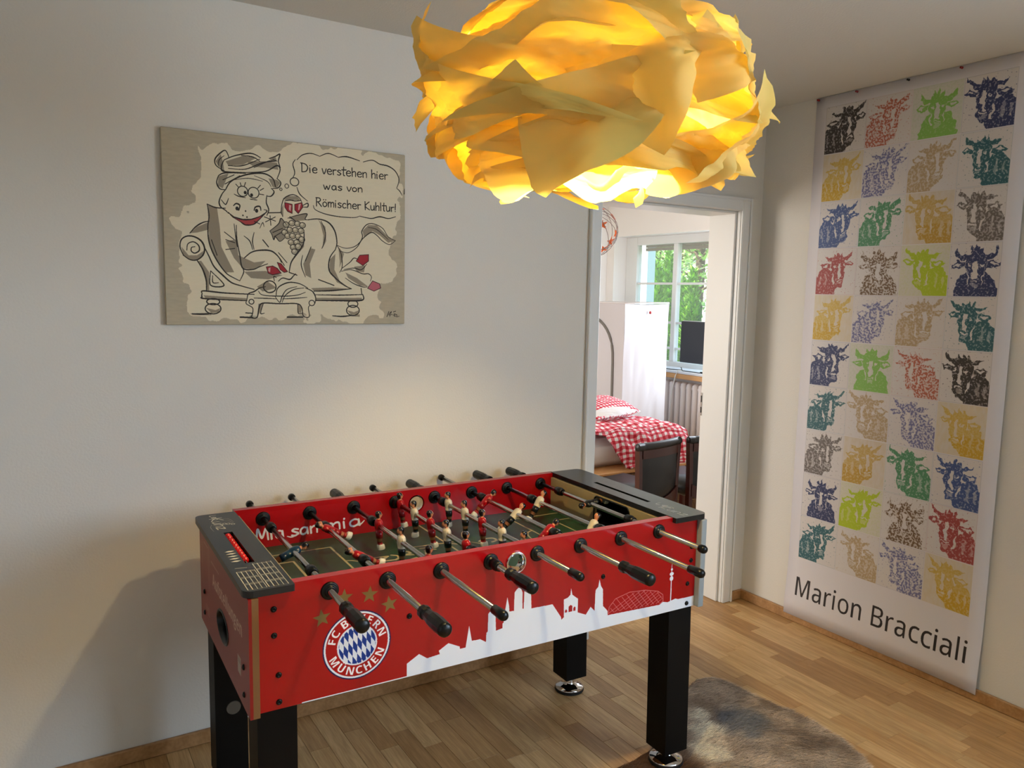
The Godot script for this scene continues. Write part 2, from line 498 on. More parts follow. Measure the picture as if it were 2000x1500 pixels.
func _ready() -> void:
	rng.seed = 11
	# --- camera
	var cam := Camera3D.new()
	cam.name = "camera"
	add_child(cam)
	cam.position = CAM
	cam.rotation_order = EULER_ORDER_YXZ
	cam.rotation = EYE
	cam.fov = 52.2098
	cam.near = 0.05; cam.far = 200.0
	cam.current = true
	# --- sky and exposure
	var env := Environment.new()
	var sky := Sky.new()
	var sm := ProceduralSkyMaterial.new()
	sm.sky_top_color = Color(0.60, 0.75, 0.90); sm.sky_horizon_color = Color(0.86, 0.91, 0.95)
	sm.ground_horizon_color = Color(0.72, 0.76, 0.72); sm.ground_bottom_color = Color(0.35, 0.38, 0.3)
	sm.sky_energy_multiplier = 1.7; sm.ground_energy_multiplier = 0.9
	sky.sky_material = sm
	env.background_mode = Environment.BG_SKY
	env.sky = sky
	env.tonemap_mode = Environment.TONE_MAPPER_LINEAR
	env.tonemap_exposure = 1.0
	env.sdfgi_enabled = true; env.ssao_enabled = true; env.ssil_enabled = true
	var we := WorldEnvironment.new()
	we.name = "surroundings"; we.environment = env
	add_child(we)
	# --- sun: high, comes over the house from the far left
	var sun := DirectionalLight3D.new()
	sun.name = "sun"
	add_child(sun)
	sun.look_at_from_position(Vector3.ZERO, Vector3(0.5, -0.72, 0.3))
	sun.light_energy = 6.5; sun.light_color = Color(1.0, 0.95, 0.85); sun.light_angular_distance = 0.6
	sun.shadow_enabled = true
	# --- daylight that comes in through the window beside the camera, further along the poster wall
	area("daylight_side_window", Vector3(-0.03, 1.65, 3.6), Vector3(-3.0, 1.65, 3.6), Vector2(1.3, 1.35), 10.5, Color(0.81, 0.905, 1.0))
	# --- daylight through the part of the bedroom window beyond the doorway
	area("daylight_bedroom_window", Vector3(2.16, 1.55, -1.62), Vector3(-1.0, 1.2, -2.2), Vector2(1.1, 1.1), 5.2, Color(0.93, 0.96, 1.0))
	# --- area light added at an unseen side opening to brighten tent and chairs
	area("added_bedroom_side_light", Vector3(-2.95, 1.5, -1.9), Vector3(0.6, 0.9, -1.9), Vector2(1.3, 1.3), 7.0, Color(1.0, 0.97, 0.93))
	materials()
	room()
	floor_boards()
	doorway()
	bedroom_shell()
	foosball_table()
	pendant_lamp()
	wall_painting()
	poster()
	rug()
	bedroom_things()
	garden()

func area(called: String, at: Vector3, towards: Vector3, size: Vector2, energy: float, c: Color) -> void:
	var l := AreaLight3D.new()
	l.name = called
	add_child(l)
	l.look_at_from_position(at, towards)
	l.area_size = size
	l.light_energy = energy; l.light_color = c
	l.area_normalize_energy = true
	l.shadow_enabled = true
	l.set("area_range", 14.0); l.set("area_attenuation", 2.0)

# ---------------------------------------------------------------- materials
func grain_tex(seed_: int, w: int, h: int, lo: Color, hi: Color, stretch: float) -> ImageTexture:
	var a := noise(seed_, 0.030, 3); var b := noise(seed_ + 1, 0.11, 2); var c := noise(seed_ + 2, 0.008, 2)
	var im := Image.create(w, h, false, Image.FORMAT_RGB8)
	for y in h:
		for x in w:
			var yy := y / stretch
			var bend := c.get_noise_2d(x * 1.0, yy * 2.0) * 14.0
			var t := 0.5 + 0.45 * a.get_noise_2d(x * 2.2 + bend, yy) + 0.35 * b.get_noise_2d(x * 2.5 + bend, yy * 1.4)
			im.set_pixel(x, y, lo.lerp(hi, clampf(t, 0, 1)))
	im.generate_mipmaps()
	return ImageTexture.create_from_image(im)

func rough_tex(seed_: int, size: int, freq: float) -> NoiseTexture2D:
	var t := NoiseTexture2D.new()
	t.width = size; t.height = size; t.seamless = true; t.noise = noise(seed_, freq, 4)
	return t

func materials() -> void:
	var plaster := rough_tex(3, 512, 0.09)
	var wallm := {"heightmap_enabled": true, "heightmap_texture": plaster, "heightmap_scale": 0.05, "uv1_triplanar": true, "uv1_world_triplanar": true, "uv1_scale": Vector3(2.2, 2.2, 2.2)}
	mat("wall_paint", Color(0.85, 0.83, 0.795), 0.9, 0.0, wallm)
	mat("ceiling_paint", Color(0.84, 0.825, 0.795), 0.92, 0.0, wallm)
	mat("bedroom_paint", Color(0.93, 0.91, 0.89), 0.9)
	mat("white_lacquer", Color(0.88, 0.88, 0.87), 0.35)
	var oak := grain_tex(5, 256, 1024, Color(0.80, 0.76, 0.70), Color(1, 1, 1), 9.0)
	M["oak_grain"] = oak
	var tones := [Color(0.83, 0.675, 0.475), Color(0.79, 0.63, 0.43), Color(0.86, 0.715, 0.515), Color(0.755, 0.59, 0.39), Color(0.84, 0.69, 0.485), Color(0.80, 0.66, 0.465), Color(0.73, 0.57, 0.38)]
	for k in tones.size(): mat("oak_%d" % k, tones[k], 0.42, 0.0, {"albedo_texture": oak})
	mat("oak_trim", Color(0.72, 0.55, 0.37), 0.45, 0.0, {"albedo_texture": oak, "uv1_triplanar": true, "uv1_scale": Vector3(1, 3.0, 1)})
	mat("oak_rest", Color(1, 1, 1), 0.42, 0.0, {"albedo_texture": oak, "vertex_color_use_as_albedo": true})
	mat("dark_gap", Color(0.22, 0.15, 0.09), 0.9)
	mat("table_red", Color(0.60, 0.014, 0.04), 0.22)
	mat("black_laminate", Color(0.05, 0.052, 0.055), 0.38)
	mat("black_plastic", Color(0.022, 0.024, 0.027), 0.33, 0.0, {"metallic_specular": 0.4})
	mat("black_leg", Color(0.010, 0.010, 0.011), 0.5, 0.0, {"metallic_specular": 0.3})
	mat("cream_board", Color(0.62, 0.56, 0.42), 0.5)
	mat("raw_board", Color(0.45, 0.30, 0.14), 0.7)
	mat("grey_edge", Color(0.55, 0.58, 0.60), 0.45)
	mat("steel", Color(0.72, 0.71, 0.70), 0.16, 1.0)
	mat("chrome", Color(0.86, 0.86, 0.87), 0.05, 1.0)
	mat("screw_black", Color(0.05, 0.05, 0.055), 0.3, 0.6)
	mat("rubber", Color(0.025, 0.025, 0.025), 0.7)
	mat("bead_red", Color(0.78, 0.08, 0.07), 0.25)
	mat("figure", Color(1, 1, 1), 0.28, 0.0, {"vertex_color_use_as_albedo": true})
	mat("felt_grey", Color(0.36, 0.33, 0.29), 0.95)
	mat("glass", Color(1, 1, 1, 0.06), 0.02, 0.0, {"transparency": BaseMaterial3D.TRANSPARENCY_ALPHA})
	mat("cord_white", Color(0.9, 0.9, 0.88), 0.5)

# ---------------------------------------------------------------- room
func room() -> void:
	var b := Mb.new()
	b.box(Vector3(-4.8, 0, -0.2), Vector3(DOOR_L - 0.02, 2.5, 0))
	b.box(Vector3(DOOR_R + 0.02, 0, -0.2), Vector3(2.1, 2.5, 0))
	b.box(Vector3(DOOR_L - 0.02, DOOR_T + 0.02, -0.2), Vector3(DOOR_R + 0.02, 2.5, 0))
	structure("wall_back", b.mesh(), M.wall_paint, "off-white plaster wall behind the football table")
	b = Mb.new()
	b.box(Vector3(0, 0, 0), Vector3(0.2, 2.5, 2.9)); b.box(Vector3(0, 0, 4.3), Vector3(0.2, 2.5, 4.8))
	b.box(Vector3(0, 0, 2.9), Vector3(0.2, 0.9, 4.3)); b.box(Vector3(0, 2.35, 2.9), Vector3(0.2, 2.5, 4.3))
	structure("wall_right", b.mesh(), M.wall_paint, "off-white wall that carries the tall animal poster")
	structure("wall_left", boxm(Vector3(-4.8, 0, 0), Vector3(-4.6, 2.5, 4.8)), M.wall_paint, "off-white side wall outside the picture")
	structure("wall_front", boxm(Vector3(-4.8, 0, 4.7), Vector3(0.2, 2.5, 4.9)), M.wall_paint, "off-white wall behind the camera")
	var w := base("window_2", Vector3(0.12, 0.9, 3.6))
	tag(w, "white framed window in the poster wall beside the camera", "", "", "structure")
	b = Mb.new()
	b.cbox(Vector3(-0.03, 0, -0.7), Vector3(0.03, 1.45, -0.64), 0.004); b.cbox(Vector3(-0.03, 0, 0.64), Vector3(0.03, 1.45, 0.7), 0.004)
	b.cbox(Vector3(-0.03, 0, -0.64), Vector3(0.03, 0.06, 0.64), 0.004); b.cbox(Vector3(-0.03, 1.39, -0.64), Vector3(0.03, 1.45, 0.64), 0.004)
	b.cbox(Vector3(-0.03, 0.06, -0.03), Vector3(0.03, 1.39, 0.03), 0.004)
	put("window_frame", b.mesh(), M.white_lacquer, w)
	put("pane", boxm(Vector3(-0.003, 0.06, -0.64), Vector3(0.003, 1.39, -0.03)), M.glass, w)
	put("pane", boxm(Vector3(-0.003, 0.06, 0.03), Vector3(0.003, 1.39, 0.64)), M.glass, w)
	structure("ceiling", boxm(Vector3(-4.8, 2.5, -4.05), Vector3(2.6, 2.7, 4.9)), M.ceiling_paint, "white flat ceiling")
	# skirting
	b = Mb.new()
	b.cbox(Vector3(-4.6, 0.001, 0), Vector3(-1.07, 0.05, 0.015), 0.003)
	structure("baseboard_back", b.mesh(), M.oak_trim, "oak skirting strip along the wall behind the table")
	b = Mb.new()
	b.cbox(Vector3(-0.0835, 0.001, 0), Vector3(-0.0155, 0.05, 0.015), 0.003)
	b.cbox(Vector3(-0.015, 0.001, 0), Vector3(0, 0.05, 4.7), 0.003)
	structure("baseboard_right", b.mesh(), M.oak_trim, "oak skirting strip under the tall poster")

func seen_at(p: Vector3) -> Vector3:
	var q := Basis.from_euler(EYE).transposed() * (p - CAM)
	if q.z > -0.1: return Vector3(-9999, 0, 1)
	return Vector3(1000 + 1530.6 * q.x / -q.z, 750 - 1530.6 * q.y / -q.z, -q.z)

func stave_faces(b: Mb, x: float, z: float, w: float, l: float, u0: Vector2, drop := 0.0) -> void:
	var g := 0.0004; var c := 0.0007
	var t := -drop
	var x0 := x + g; var x1 := x + w - g; var z0 := z + g; var z1 := z + l - g
	var uv := func(px: float, pz: float) -> Vector2: return u0 + Vector2((px - x) * 2.4, (pz - z) * 0.55)
	var A := [Vector3(x0 + c, t, z1 - c), Vector3(x1 - c, t, z1 - c), Vector3(x1 - c, t, z0 + c), Vector3(x0 + c, t, z0 + c)]
	var B := [Vector3(x0, t - c, z1), Vector3(x1, t - c, z1), Vector3(x1, t - c, z0), Vector3(x0, t - c, z0)]
	var D := [Vector3(x0, t - 0.012, z1), Vector3(x1, t - 0.012, z1), Vector3(x1, t - 0.012, z0), Vector3(x0, t - 0.012, z0)]
	var f := func(p: Array) -> Array: return p.map(func(v): return uv.call(v.x, v.z))
	b.quad_uv(A, f.call(A))
	for k in 4:
		var k2 := (k + 1) % 4
		var p := [B[k], B[k2], A[k2], A[k]]
		b.quad_uv(p, f.call(p))
		p = [D[k], D[k2], B[k2], B[k]]
		b.quad_uv(p, f.call(p))

func floor_boards() -> void:
	var root := base("floor", Vector3.ZERO)
	tag(root, "light oak strip parquet running along the poster wall", "", "", "structure")
	put("subfloor", boxm(Vector3(-4.8, -0.2, -4.05), Vector3(2.6, -0.0118, 4.9)), M.dark_gap, root)
	var W := 0.0705
	var lens := [0.28, 0.35, 0.42, 0.5]
	var meshes := {}
	for li in 4:
		for v in 5:
			var b := Mb.new()
			stave_faces(b, 0, 0, W, lens[li], Vector2(v * 0.237 + li * 0.11, v * 0.41 + li * 0.17))
			meshes[li * 5 + v] = b.mesh()
	var all := []
	var starts := {}
	for r in 69:
		var x := -W * (r + 1)
		var z := -0.02 - rng.randf() * 0.4
		starts[r] = z
		while z < 4.7:
			var li := rng.randi() % 4
			var c := seen_at(Vector3(x + W / 2, 0, z + lens[li] / 2))
			var size := 0.0
			if c.x > -60 and c.x < 2060 and c.y > 0 and c.y < 1560: size = W * lens[li] / pow(c.z, 3)
			all.append([size, x, z, li, rng.randi() % 5, rng.randi() % 7])
			z += lens[li]
	all.sort_custom(func(p, q): return p[0] > q[0])
	var rest := Mb.new()
	for i in all.size():
		var a: Array = all[i]
		if i < 300 and a[0] > 0.0:
			put("stave", meshes[a[3] * 5 + a[4]], M["oak_%d" % a[5]], root, Vector3(a[1], 0, a[2]))
		else:
			rest.col(s2l(M["oak_%d" % a[5]].albedo_color))
			stave_faces(rest, a[1], a[2], W, lens[a[3]], Vector2(rng.randf(), rng.randf()))
	for r in range(-30, 43):
		var z: float = starts.get(r, -0.2 - 0.07 * absi(r % 4))
		while z > -3.8:
			rest.col(s2l(M["oak_%d" % (rng.randi() % 7)].albedo_color))
			stave_faces(rest, -W * (r + 1), maxf(z - 0.4, -3.85), W, z - maxf(z - 0.4, -3.85), Vector2(rng.randf(), rng.randf()))
			z -= 0.4
	var o := put("outlying_staves", rest.mesh(), M.oak_rest, root)
	o.set_meta("kind", "stuff")

func doorway() -> void:
	var d := base("door_1", Vector3((DOOR_L + DOOR_R) / 2, 0, 0))
	tag(d, "white lined doorway with a moulded casing, open to the bedroom", "", "", "structure")
	var cx := (DOOR_L + DOOR_R) / 2
	var l := DOOR_L - cx; var r := DOOR_R - cx
	var W := 0.0625
	# casing: flat board with a raised outer lip
	for s in [[l - W, l, 1], [r, r + W, -1]]:
		var b := Mb.new()
		b.cbox(Vector3(s[0], 0.001, 0), Vector3(s[1], DOOR_T + W, 0.016), 0.004)
		var ox: float = s[0] if s[2] > 0 else s[1] - 0.014
		b.cbox(Vector3(ox, 0.001, 0.015), Vector3(ox + 0.014, DOOR_T + W, 0.023), 0.004)
		put("casing_upright", b.mesh(), M.white_lacquer, d)
	var h := Mb.new()
	h.cbox(Vector3(l, DOOR_T, 0), Vector3(r, DOOR_T + W, 0.016), 0.004)
	h.cbox(Vector3(l - W + 0.014, DOOR_T + W - 0.014, 0.015), Vector3(r + W - 0.014, DOOR_T + W, 0.023), 0.004)
	put("casing_head", h.mesh(), M.white_lacquer, d)
	# lining with a stepped rebate on the room side
	for s in [-1, 1]:
		var b := Mb.new()
		var x0 := l if s < 0 else r
		var lo := Vector3(minf(x0, x0 + s * 0.02), 0.001, -0.2); var hi := Vector3(maxf(x0, x0 + s * 0.02), DOOR_T + 0.02, -0.0005)
		b.cbox(lo, hi, 0.001)
		b.cbox(Vector3(minf(x0, x0 - s * 0.012), 0.001, -0.196), Vector3(maxf(x0, x0 - s * 0.012), DOOR_T - 0.001, -0.022), 0.003)
		put("lining_upright", b.mesh(), M.white_lacquer, d)
	h = Mb.new()
	h.cbox(Vector3(l, DOOR_T, -0.2), Vector3(r, DOOR_T + 0.02, -0.0005), 0.001)
	h.cbox(Vector3(l + 0.012, DOOR_T - 0.012, -0.196), Vector3(r - 0.012, DOOR_T, -0.022), 0.003)
	put("lining_head", h.mesh(), M.white_lacquer, d)
	var p := put("strike_plate", boxm(Vector3(r - 0.0135, 0.96, -0.1965), Vector3(r - 0.0118, 1.08, -0.184), 0.0005), M.steel, d)
	p.set_meta("label", "small dark metal strike plate")
	put("strike_hole", boxm(Vector3(r - 0.0142, 0.975, -0.194), Vector3(r - 0.0134, 1.005, -0.187)), M.black_plastic, p)
	put("strike_hole", boxm(Vector3(r - 0.0142, 1.03, -0.194), Vector3(r - 0.0134, 1.065, -0.187)), M.black_plastic, p)

# ---------------------------------------------------------------- football table
const TL := 1.381
const TW := 0.71
const TOPY := 0.888
const BOTY := 0.58
const RODY := 0.852
const FIELDY := 0.757
const SKYLINE := [.374,.617, .409,.636, .432,.619, .469,.622, .466,.632, .494,.647, .528,.630, .529,.623, .546,.623, .556,.683, .565,.638, .591,.637, .609,.625, .610,.651, .614,.654, .615,.705, .620,.710, .635,.705, .638,.695, .640,.651, .661,.654, .661,.668, .664,.669, .669,.708, .675,.741, .681,.714, .682,.698, .697,.697, .698,.750, .705,.758, .712,.762, .720,.756, .724,.746, .725,.698, .729,.697, .730,.747, .736,.755, .744,.758, .752,.748, .755,.693, .827,.691, .858,.646, .859,.638, .868,.644, .866,.698, .880,.701, .889,.708, .891,.728, .896,.707, .906,.699, .917,.691, .917,.649, .947,.636, .964,.657, .979,.642, .980,.696, .981,.706, .990,.714, .994,.737, 1.0,.715, 1.008,.703, 1.010,.651, 1.028,.632, 1.029,.618, 1.235,.611, 1.248,.618, 1.268,.613, 1.301,.619, 1.312,.615, 1.382,.614, 1.382,.579, .374,.579]

func tp(u: float, y: float, v: float) -> Vector3:
	return Vector3(u - TL / 2, y, TW / 2 - v)

func front_print() -> ImageTexture:
	var K := 1480.0
	var red := Color(0.60, 0.014, 0.04); var white := Color(0.86, 0.88, 0.92); var navy := Color(0.07, 0.09, 0.30); var blue := Color(0.02, 0.19, 0.52); var gold := Color(0.46, 0.37, 0.20)
	var p := Pic.new(int(TL * K), int((TOPY - BOTY) * K), red)
	var at := func(u: float, y: float) -> Vector2: return Vector2(u, TOPY - y) * K
	var many := func(a: Array) -> PackedVector2Array:
		var q := PackedVector2Array()
		for i in range(0, a.size(), 2): q.append(at.call(a[i], a[i + 1]))
		return q
	p.poly(many.call(SKYLINE), white)
	p.poly(many.call([.1, .583, 1.4, .583, 1.4, .579, .1, .579]), white)
	for w in [[.871, .657, .879, .667], [.884, .656, .897, .677], [.901, .656, .909, .670]]:
		p.poly(many.call([w[0], w[1], w[2], w[1], w[2], w[3] - 0.004, (w[0] + w[2]) / 2, w[3], w[0], w[3] - 0.004]), red)
	# slender tower
	p.poly(many.call([1.2785, .612, 1.2785, .69, 1.2795, .737, 1.2808, .737, 1.2818, .69, 1.2825, .612]), white)
	for t in [[.704, .0085, .006], [.689, .0075, .008], [.719, .004, .004]]:
		var c: Vector2 = at.call(1.2805, t[0])
		p.disc(c.x, c.y, t[1] * K, t[2] * K, white)
	# arena: outline and a net of lozenges
	var rose := Color(0.80, 0.42, 0.44)
	var top := [1.031, .621, 1.034, .642, 1.057, .664, 1.111, .675, 1.174, .670, 1.226, .657, 1.247, .642, 1.249, .621, 1.235, .613]
	var outline: PackedVector2Array = many.call(top)
	for k in 14:
		for s in [-1, 1]:
			var a: Vector2 = at.call(1.0 + k * 0.022, .607)
			var last := a
			for j in 14:
				var n: Vector2 = a + Vector2((0.0085 * s * (1.0 if s < 0 else 0.8) + 0.004) * j, -0.0052 * j) * K
				if j > 0 and Geometry2D.is_point_in_polygon(n, outline) and Geometry2D.is_point_in_polygon(last, outline): p.line(last, n, 2.2, rose)
				last = n
	for i in outline.size() - 1: p.line(outline[i], outline[i + 1], 3.0, rose)
	# stars
	for s in [[.151, .786, -0.1], [.207, .827, .06], [.273, .823, .1], [.326, .788, -.12]]:
		var c: Vector2 = at.call(s[0], s[1])
		var q := PackedVector2Array()
		for k in 10: q.append(c + Vector2.UP.rotated(TAU * k / 10.0 + s[2]) * K * (0.0235 if k % 2 == 0 else 0.0098))
		p.poly(q, gold)
	# round crest
	var C: Vector2 = at.call(.2405, .6985)
	var R := 0.0888 * K
	p.disc(C.x, C.y, R, R, navy)
	p.disc(C.x, C.y, R * 0.965, R * 0.965, white)
	p.disc(C.x, C.y, R * 0.912, R * 0.912, Color(0.62, 0.02, 0.05))
	p.disc(C.x, C.y, R * 0.59, R * 0.59, white)
	var r2 := R * 0.545
	var e1 := Vector2(0.0112, 0.0165) * K; var e2 := Vector2(-0.0008, 0.0215) * K
	var det := e1.cross(e2)
	var o: Vector2 = at.call(.206, .726)
	for y in range(int(C.y - r2), int(C.y + r2) + 1):
		for x in range(int(C.x - r2), int(C.x + r2) + 1):
			var d := Vector2(x, y)
			if d.distance_to(C) > r2: continue
			var q := d - o
			var i := floori(q.cross(e2) / det); var j := floori(e1.cross(q) / det)
			p.im.set_pixel(x, y, white if posmod(i + j, 2) == 0 else blue)
	for ring_text in [["FCBAYERN", [-73.0, -55.5, -29.0, -9.5, 10.0, 29.0, 49.0, 71.5], 0.0], ["MÜNCHEN", [-118.0, -141.5, -163.5, 176.5, 157.0, 138.0, 118.0], PI]]:
		for k in ring_text[0].length():
			var an := deg_to_rad(ring_text[1][k])
			var pos := C + Vector2(sin(an), -cos(an)) * R * 0.757
			p.glyphs(ring_text[0][k], true, R * 0.315, Color(0.93, 0.92, 0.93), func(v: Vector2) -> Vector2: return pos + Vector2(v.x * 1.12, -v.y).rotated(an + ring_text[2]))
	return p.tex()

func cap_print(u0: float, u1: float, v0: float, v1: float, left: bool) -> ImageTexture:
	var K := 1500.0
	var p := Pic.new(int((u1 - u0) * K), int((v1 - v0) * K), Color(0.085, 0.09, 0.095))
	var cream := Color(0.78, 0.75, 0.66)
	var at := func(u: float, v: float) -> Vector2: return Vector2(u - u0, v1 - v) * K
	if left:
		# score tables
		for blk in [[-.022, .021, -.006, .128, 3], [.026, .071, -.006, .173, 4]]:
			var n: int = blk[4]
			var rowh: float = (blk[3] - blk[2]) / n
			for r in n:
				var va: float = blk[2] + rowh * r + 0.002; var vb: float = va + rowh - 0.003
				for k in 5:
					var u: float = lerpf(blk[0], blk[1], k / 4.0)
					p.line(at.call(u, va), at.call(u, vb), 2.4, cream)
				for vv in [va, lerpf(va, vb, .86), vb]: p.line(at.call(blk[0], vv), at.call(blk[1], vv), 1.8, cream)
		# five pennant shapes beside the counter
		for k in 5:
			var v := 0.292 - 0.021 * k
			var c := PackedVector2Array([at.call(-.019, v), at.call(-.006, v + .006), at.call(.008, v + .002), at.call(-.004, v - .005)])
			p.poly(c, Color(0.86, 0.83, 0.74))
		p.line(at.call(-.02, .155), at.call(.006, .15), 7.0, Color(0.5, 0.49, 0.45))
		p.line(at.call(.006, .147), at.call(.024, .146), 2.0, Color(0.4, 0.3, 0.4))
		# maker's script and drawing
		handwrite(p, "Leo", at.call(.006, .655), at.call(.012, .60), 0.018 * K, 5.0, cream)
		handwrite(p, "Kunz", at.call(.0, .62), at.call(.004, .495), 0.034 * K, 6.5, cream)
		for k in 3: p.pen(PackedVector2Array([at.call(.024, .61 - .02 * k), at.call(.05 - .003 * k, .60 - .018 * k), at.call(.058 - .004 * k, .56 - .012 * k)]), 3.0, Color(0.55, 0.53, 0.48))
		for c in [[.030, .553], [.040, .548], [.052, .541]]:
			var q: Vector2 = at.call(c[0], c[1])
			p.ring(q.x, q.y, 7, 9, 4, cream)
		p.pen(PackedVector2Array([at.call(-.004, .56), at.call(-.012, .53), at.call(-.01, .49)]), 3.0, Color(0.55, 0.53, 0.48))
	else:
		handwrite(p, "Leo", at.call(1.335, .15), at.call(1.342, .07), 0.022 * K, 4.0, Color(0.5, 0.5, 0.5))
		handwrite(p, "Kunz", at.call(1.312, .11), at.call(1.32, -.01), 0.032 * K, 5.0, Color(0.5, 0.5, 0.5))
		for k in 5: p.line(at.call(1.366, .47 - .022 * k), at.call(1.374, .462 - .022 * k), 4.0, Color(0.45, 0.45, 0.45))
	return p.tex()

func field_print(u0: float, u1: float, v0: float, v1: float) -> ImageTexture:
	var K := 1300.0
	var p := Pic.new(int((u1 - u0) * K), int((v1 - v0) * K), Color(0.03, 0.22, 0.145))
	var n := noise(8, 0.02, 3)
	for y in range(0, p.im.get_height(), 4):
		for x in range(0, p.im.get_width(), 4):
			p.im.fill_rect(Rect2i(x, y, 4, 4), Color(0.03, 0.22, 0.145).lerp(Color(0.05, 0.27, 0.18), clampf(0.5 + n.get_noise_2d(x, y), 0, 1)))
	var cream := Color(0.66, 0.62, 0.47)
	var at := func(u: float, v: float) -> Vector2: return Vector2(u - u0, v1 - v) * K
	var seg := func(a: float, b: float, c: float, d: float) -> void: p.line(at.call(a, b), at.call(c, d), 9.0, cream)
	seg.call(u0, .592, .36, .592); seg.call(.36, .592, .36, .118); seg.call(.36, .118, u0, .118)
	seg.call(u0, .512, .22, .512); seg.call(.22, .512, .22, .198); seg.call(.22, .198, u0, .198)
	seg.call(u1, .592, 1.035, .592); seg.call(1.035, .592, 1.035, .118); seg.call(1.035, .118, u1, .118)
	seg.call(u1, .512, 1.17, .512); seg.call(1.17, .512, 1.17, .198); seg.call(1.17, .198, u1, .198)
	seg.call(.708, v0, .708, v1)
	var c: Vector2 = at.call(.708, .355)
	p.ring(c.x, c.y, .11 * K, .11 * K, 8.0, cream)
	for cu in [.36, 1.035]:
		var arc := PackedVector2Array()
		for k in 13:
			var an := -PI / 2 + PI * k / 12.0
			arc.append(at.call(cu + (0.05 * cos(an) if cu < 0.7 else -0.05 * cos(an)), .355 + 0.09 * sin(an)))
		p.pen(arc, 8.0, cream, 0.0)
	# large letters seen between the figures
	var pen := func(a: Array, w: float) -> void:
		var q := PackedVector2Array()
		for i in range(0, a.size(), 2): q.append(at.call(a[i], a[i + 1]))
		p.pen(q, w, cream, 0.1, a.size() > 8)
	pen.call([.447, .432, .49, .425, .452, .392, .50, .385], 13.0)
	pen.call([.505, .43, .522, .415, .516, .395, .50, .384], 13.0)
	pen.call([.532, .436, .56, .44, .564, .42, .545, .412, .572, .40, .585, .382, .552, .37], 13.0)
	pen.call([.60, .47, .70, .462], 12.0); pen.call([.61, .447, .66, .443], 12.0); pen.call([.615, .42, .65, .418], 12.0)
	pen.call([.705, .465, .745, .425], 12.0)
	pen.call([.815, .425, .84, .44, .87, .435, .872, .41, .85, .40], 13.0)
	for k in 22: p.line(at.call(.40 + .009 * k, .462 + .001 * k), at.call(.405 + .009 * k, .462 + .001 * k), 5.0, Color(0.28, 0.33, 0.24))
	return p.tex()

func player_mesh(shirt: Color, shorts: Color, sock: Color, hair: Color) -> ArrayMesh:
	# one continuous turned figure; x is the way it faces, z runs along the bar
	var skin := Color(0.78, 0.50, 0.34); var shoe := Color(0.85, 0.83, 0.78)
	# height, half depth, half width, forward shift, colour below this ring
	var R := [
		[-.078, .012, .0085, .004, shoe], [-.076, .0135, .010, .004, shoe], [-.064, .0125, .0098, .003, shoe], [-.061, .0085, .0090, .001, shoe],
		[-.061, .0080, .0088, .001, sock], [-.050, .0080, .0090, .0, sock], [-.050, .0082, .0094, .0, skin], [-.040, .0090, .0102, .0, skin],
		[-.040, .0105, .0125, .0, shorts], [-.030, .0110, .0135, .0, shorts], [-.018, .0112, .0138, .0, shorts], [-.018, .0110, .0136, .0, shirt],
		[-.006, .0125, .0150, .0, shirt], [.006, .0128, .0165, .0, shirt], [.014, .0110, .0165, .0, shirt], [.019, .0080, .0120, .0, shirt], [.0205, .0055, .0060, .0, shirt],
		[.0205, .0054, .0058, .0, skin], [.0235, .0054, .0056, .0005, skin], [.0265, .0085, .0078, .001, skin], [.032, .0105, .0090, .0015, skin], [.038, .0105, .0094, .0008, skin], [.043, .0085, .0078, .0, skin], [.0455, .004, .004, .0, skin]]
	var segs := 14
	var b := Mb.new(true)
	var pt := func(r: Array, k: int) -> Vector3:
		var a := TAU * k / segs
		var x: float = r[1] * cos(a)
		if r[0] > .029 and r[0] < .035 and absf(cos(a)) > 0.95 and cos(a) > 0: x += .0022
		return Vector3(x + r[3], r[0], r[2] * sin(a))
	var colr := func(r: Array, k: int) -> Color:
		if r[0] >= .026 and r[4] == skin:
			var a := TAU * k / segs
			if cos(a) < (0.2 if r[0] < .036 else 0.72 if r[0] < .040 else 2.0): return s2l(hair)
		return s2l(r[4])
	for i in R.size() - 1:
		for k in segs:
			var k2 := (k + 1) % segs
			var q := [[i, k], [i + 1, k], [i + 1, k2], [i, k], [i + 1, k2], [i, k2]]
			for t in q:
				var row: Array = R[t[0]]
				b.col(colr.call(row, t[1]))
				b.st.add_vertex(pt.call(row, t[1]))
	for e in [0, R.size() - 1]:
		for k in segs:
			b.col(colr.call(R[e], k))
			var mid := Vector3(R[e][3], R[e][0], 0)
			if e == 0: b.tri(mid, pt.call(R[e], k), pt.call(R[e], (k + 1) % segs))
			else: b.tri(mid, pt.call(R[e], (k + 1) % segs), pt.call(R[e], k))
	# moulded arms
	b.col(s2l(shirt))
	for s in [-1, 1]:
		b.lathe([Vector2(0, 0), Vector2(.0042, .002), Vector2(.0045, .014), Vector2(.0036, .020), Vector2(0, .0215)], 8, Vector3(.001, -.005, s * .0165), Vector3(-.05, 1, -s * .18))
	# small dark eyes
	b.col(Color(0.02, 0.015, 0.01))
	for s in [-1, 1]: b.lathe([Vector2(0, 0), Vector2(.0009, .0002), Vector2(0, .0008)], 6, Vector3(.0110, .0345, s * .0036), Vector3(1, 0, s * .35))
	return b.mesh()

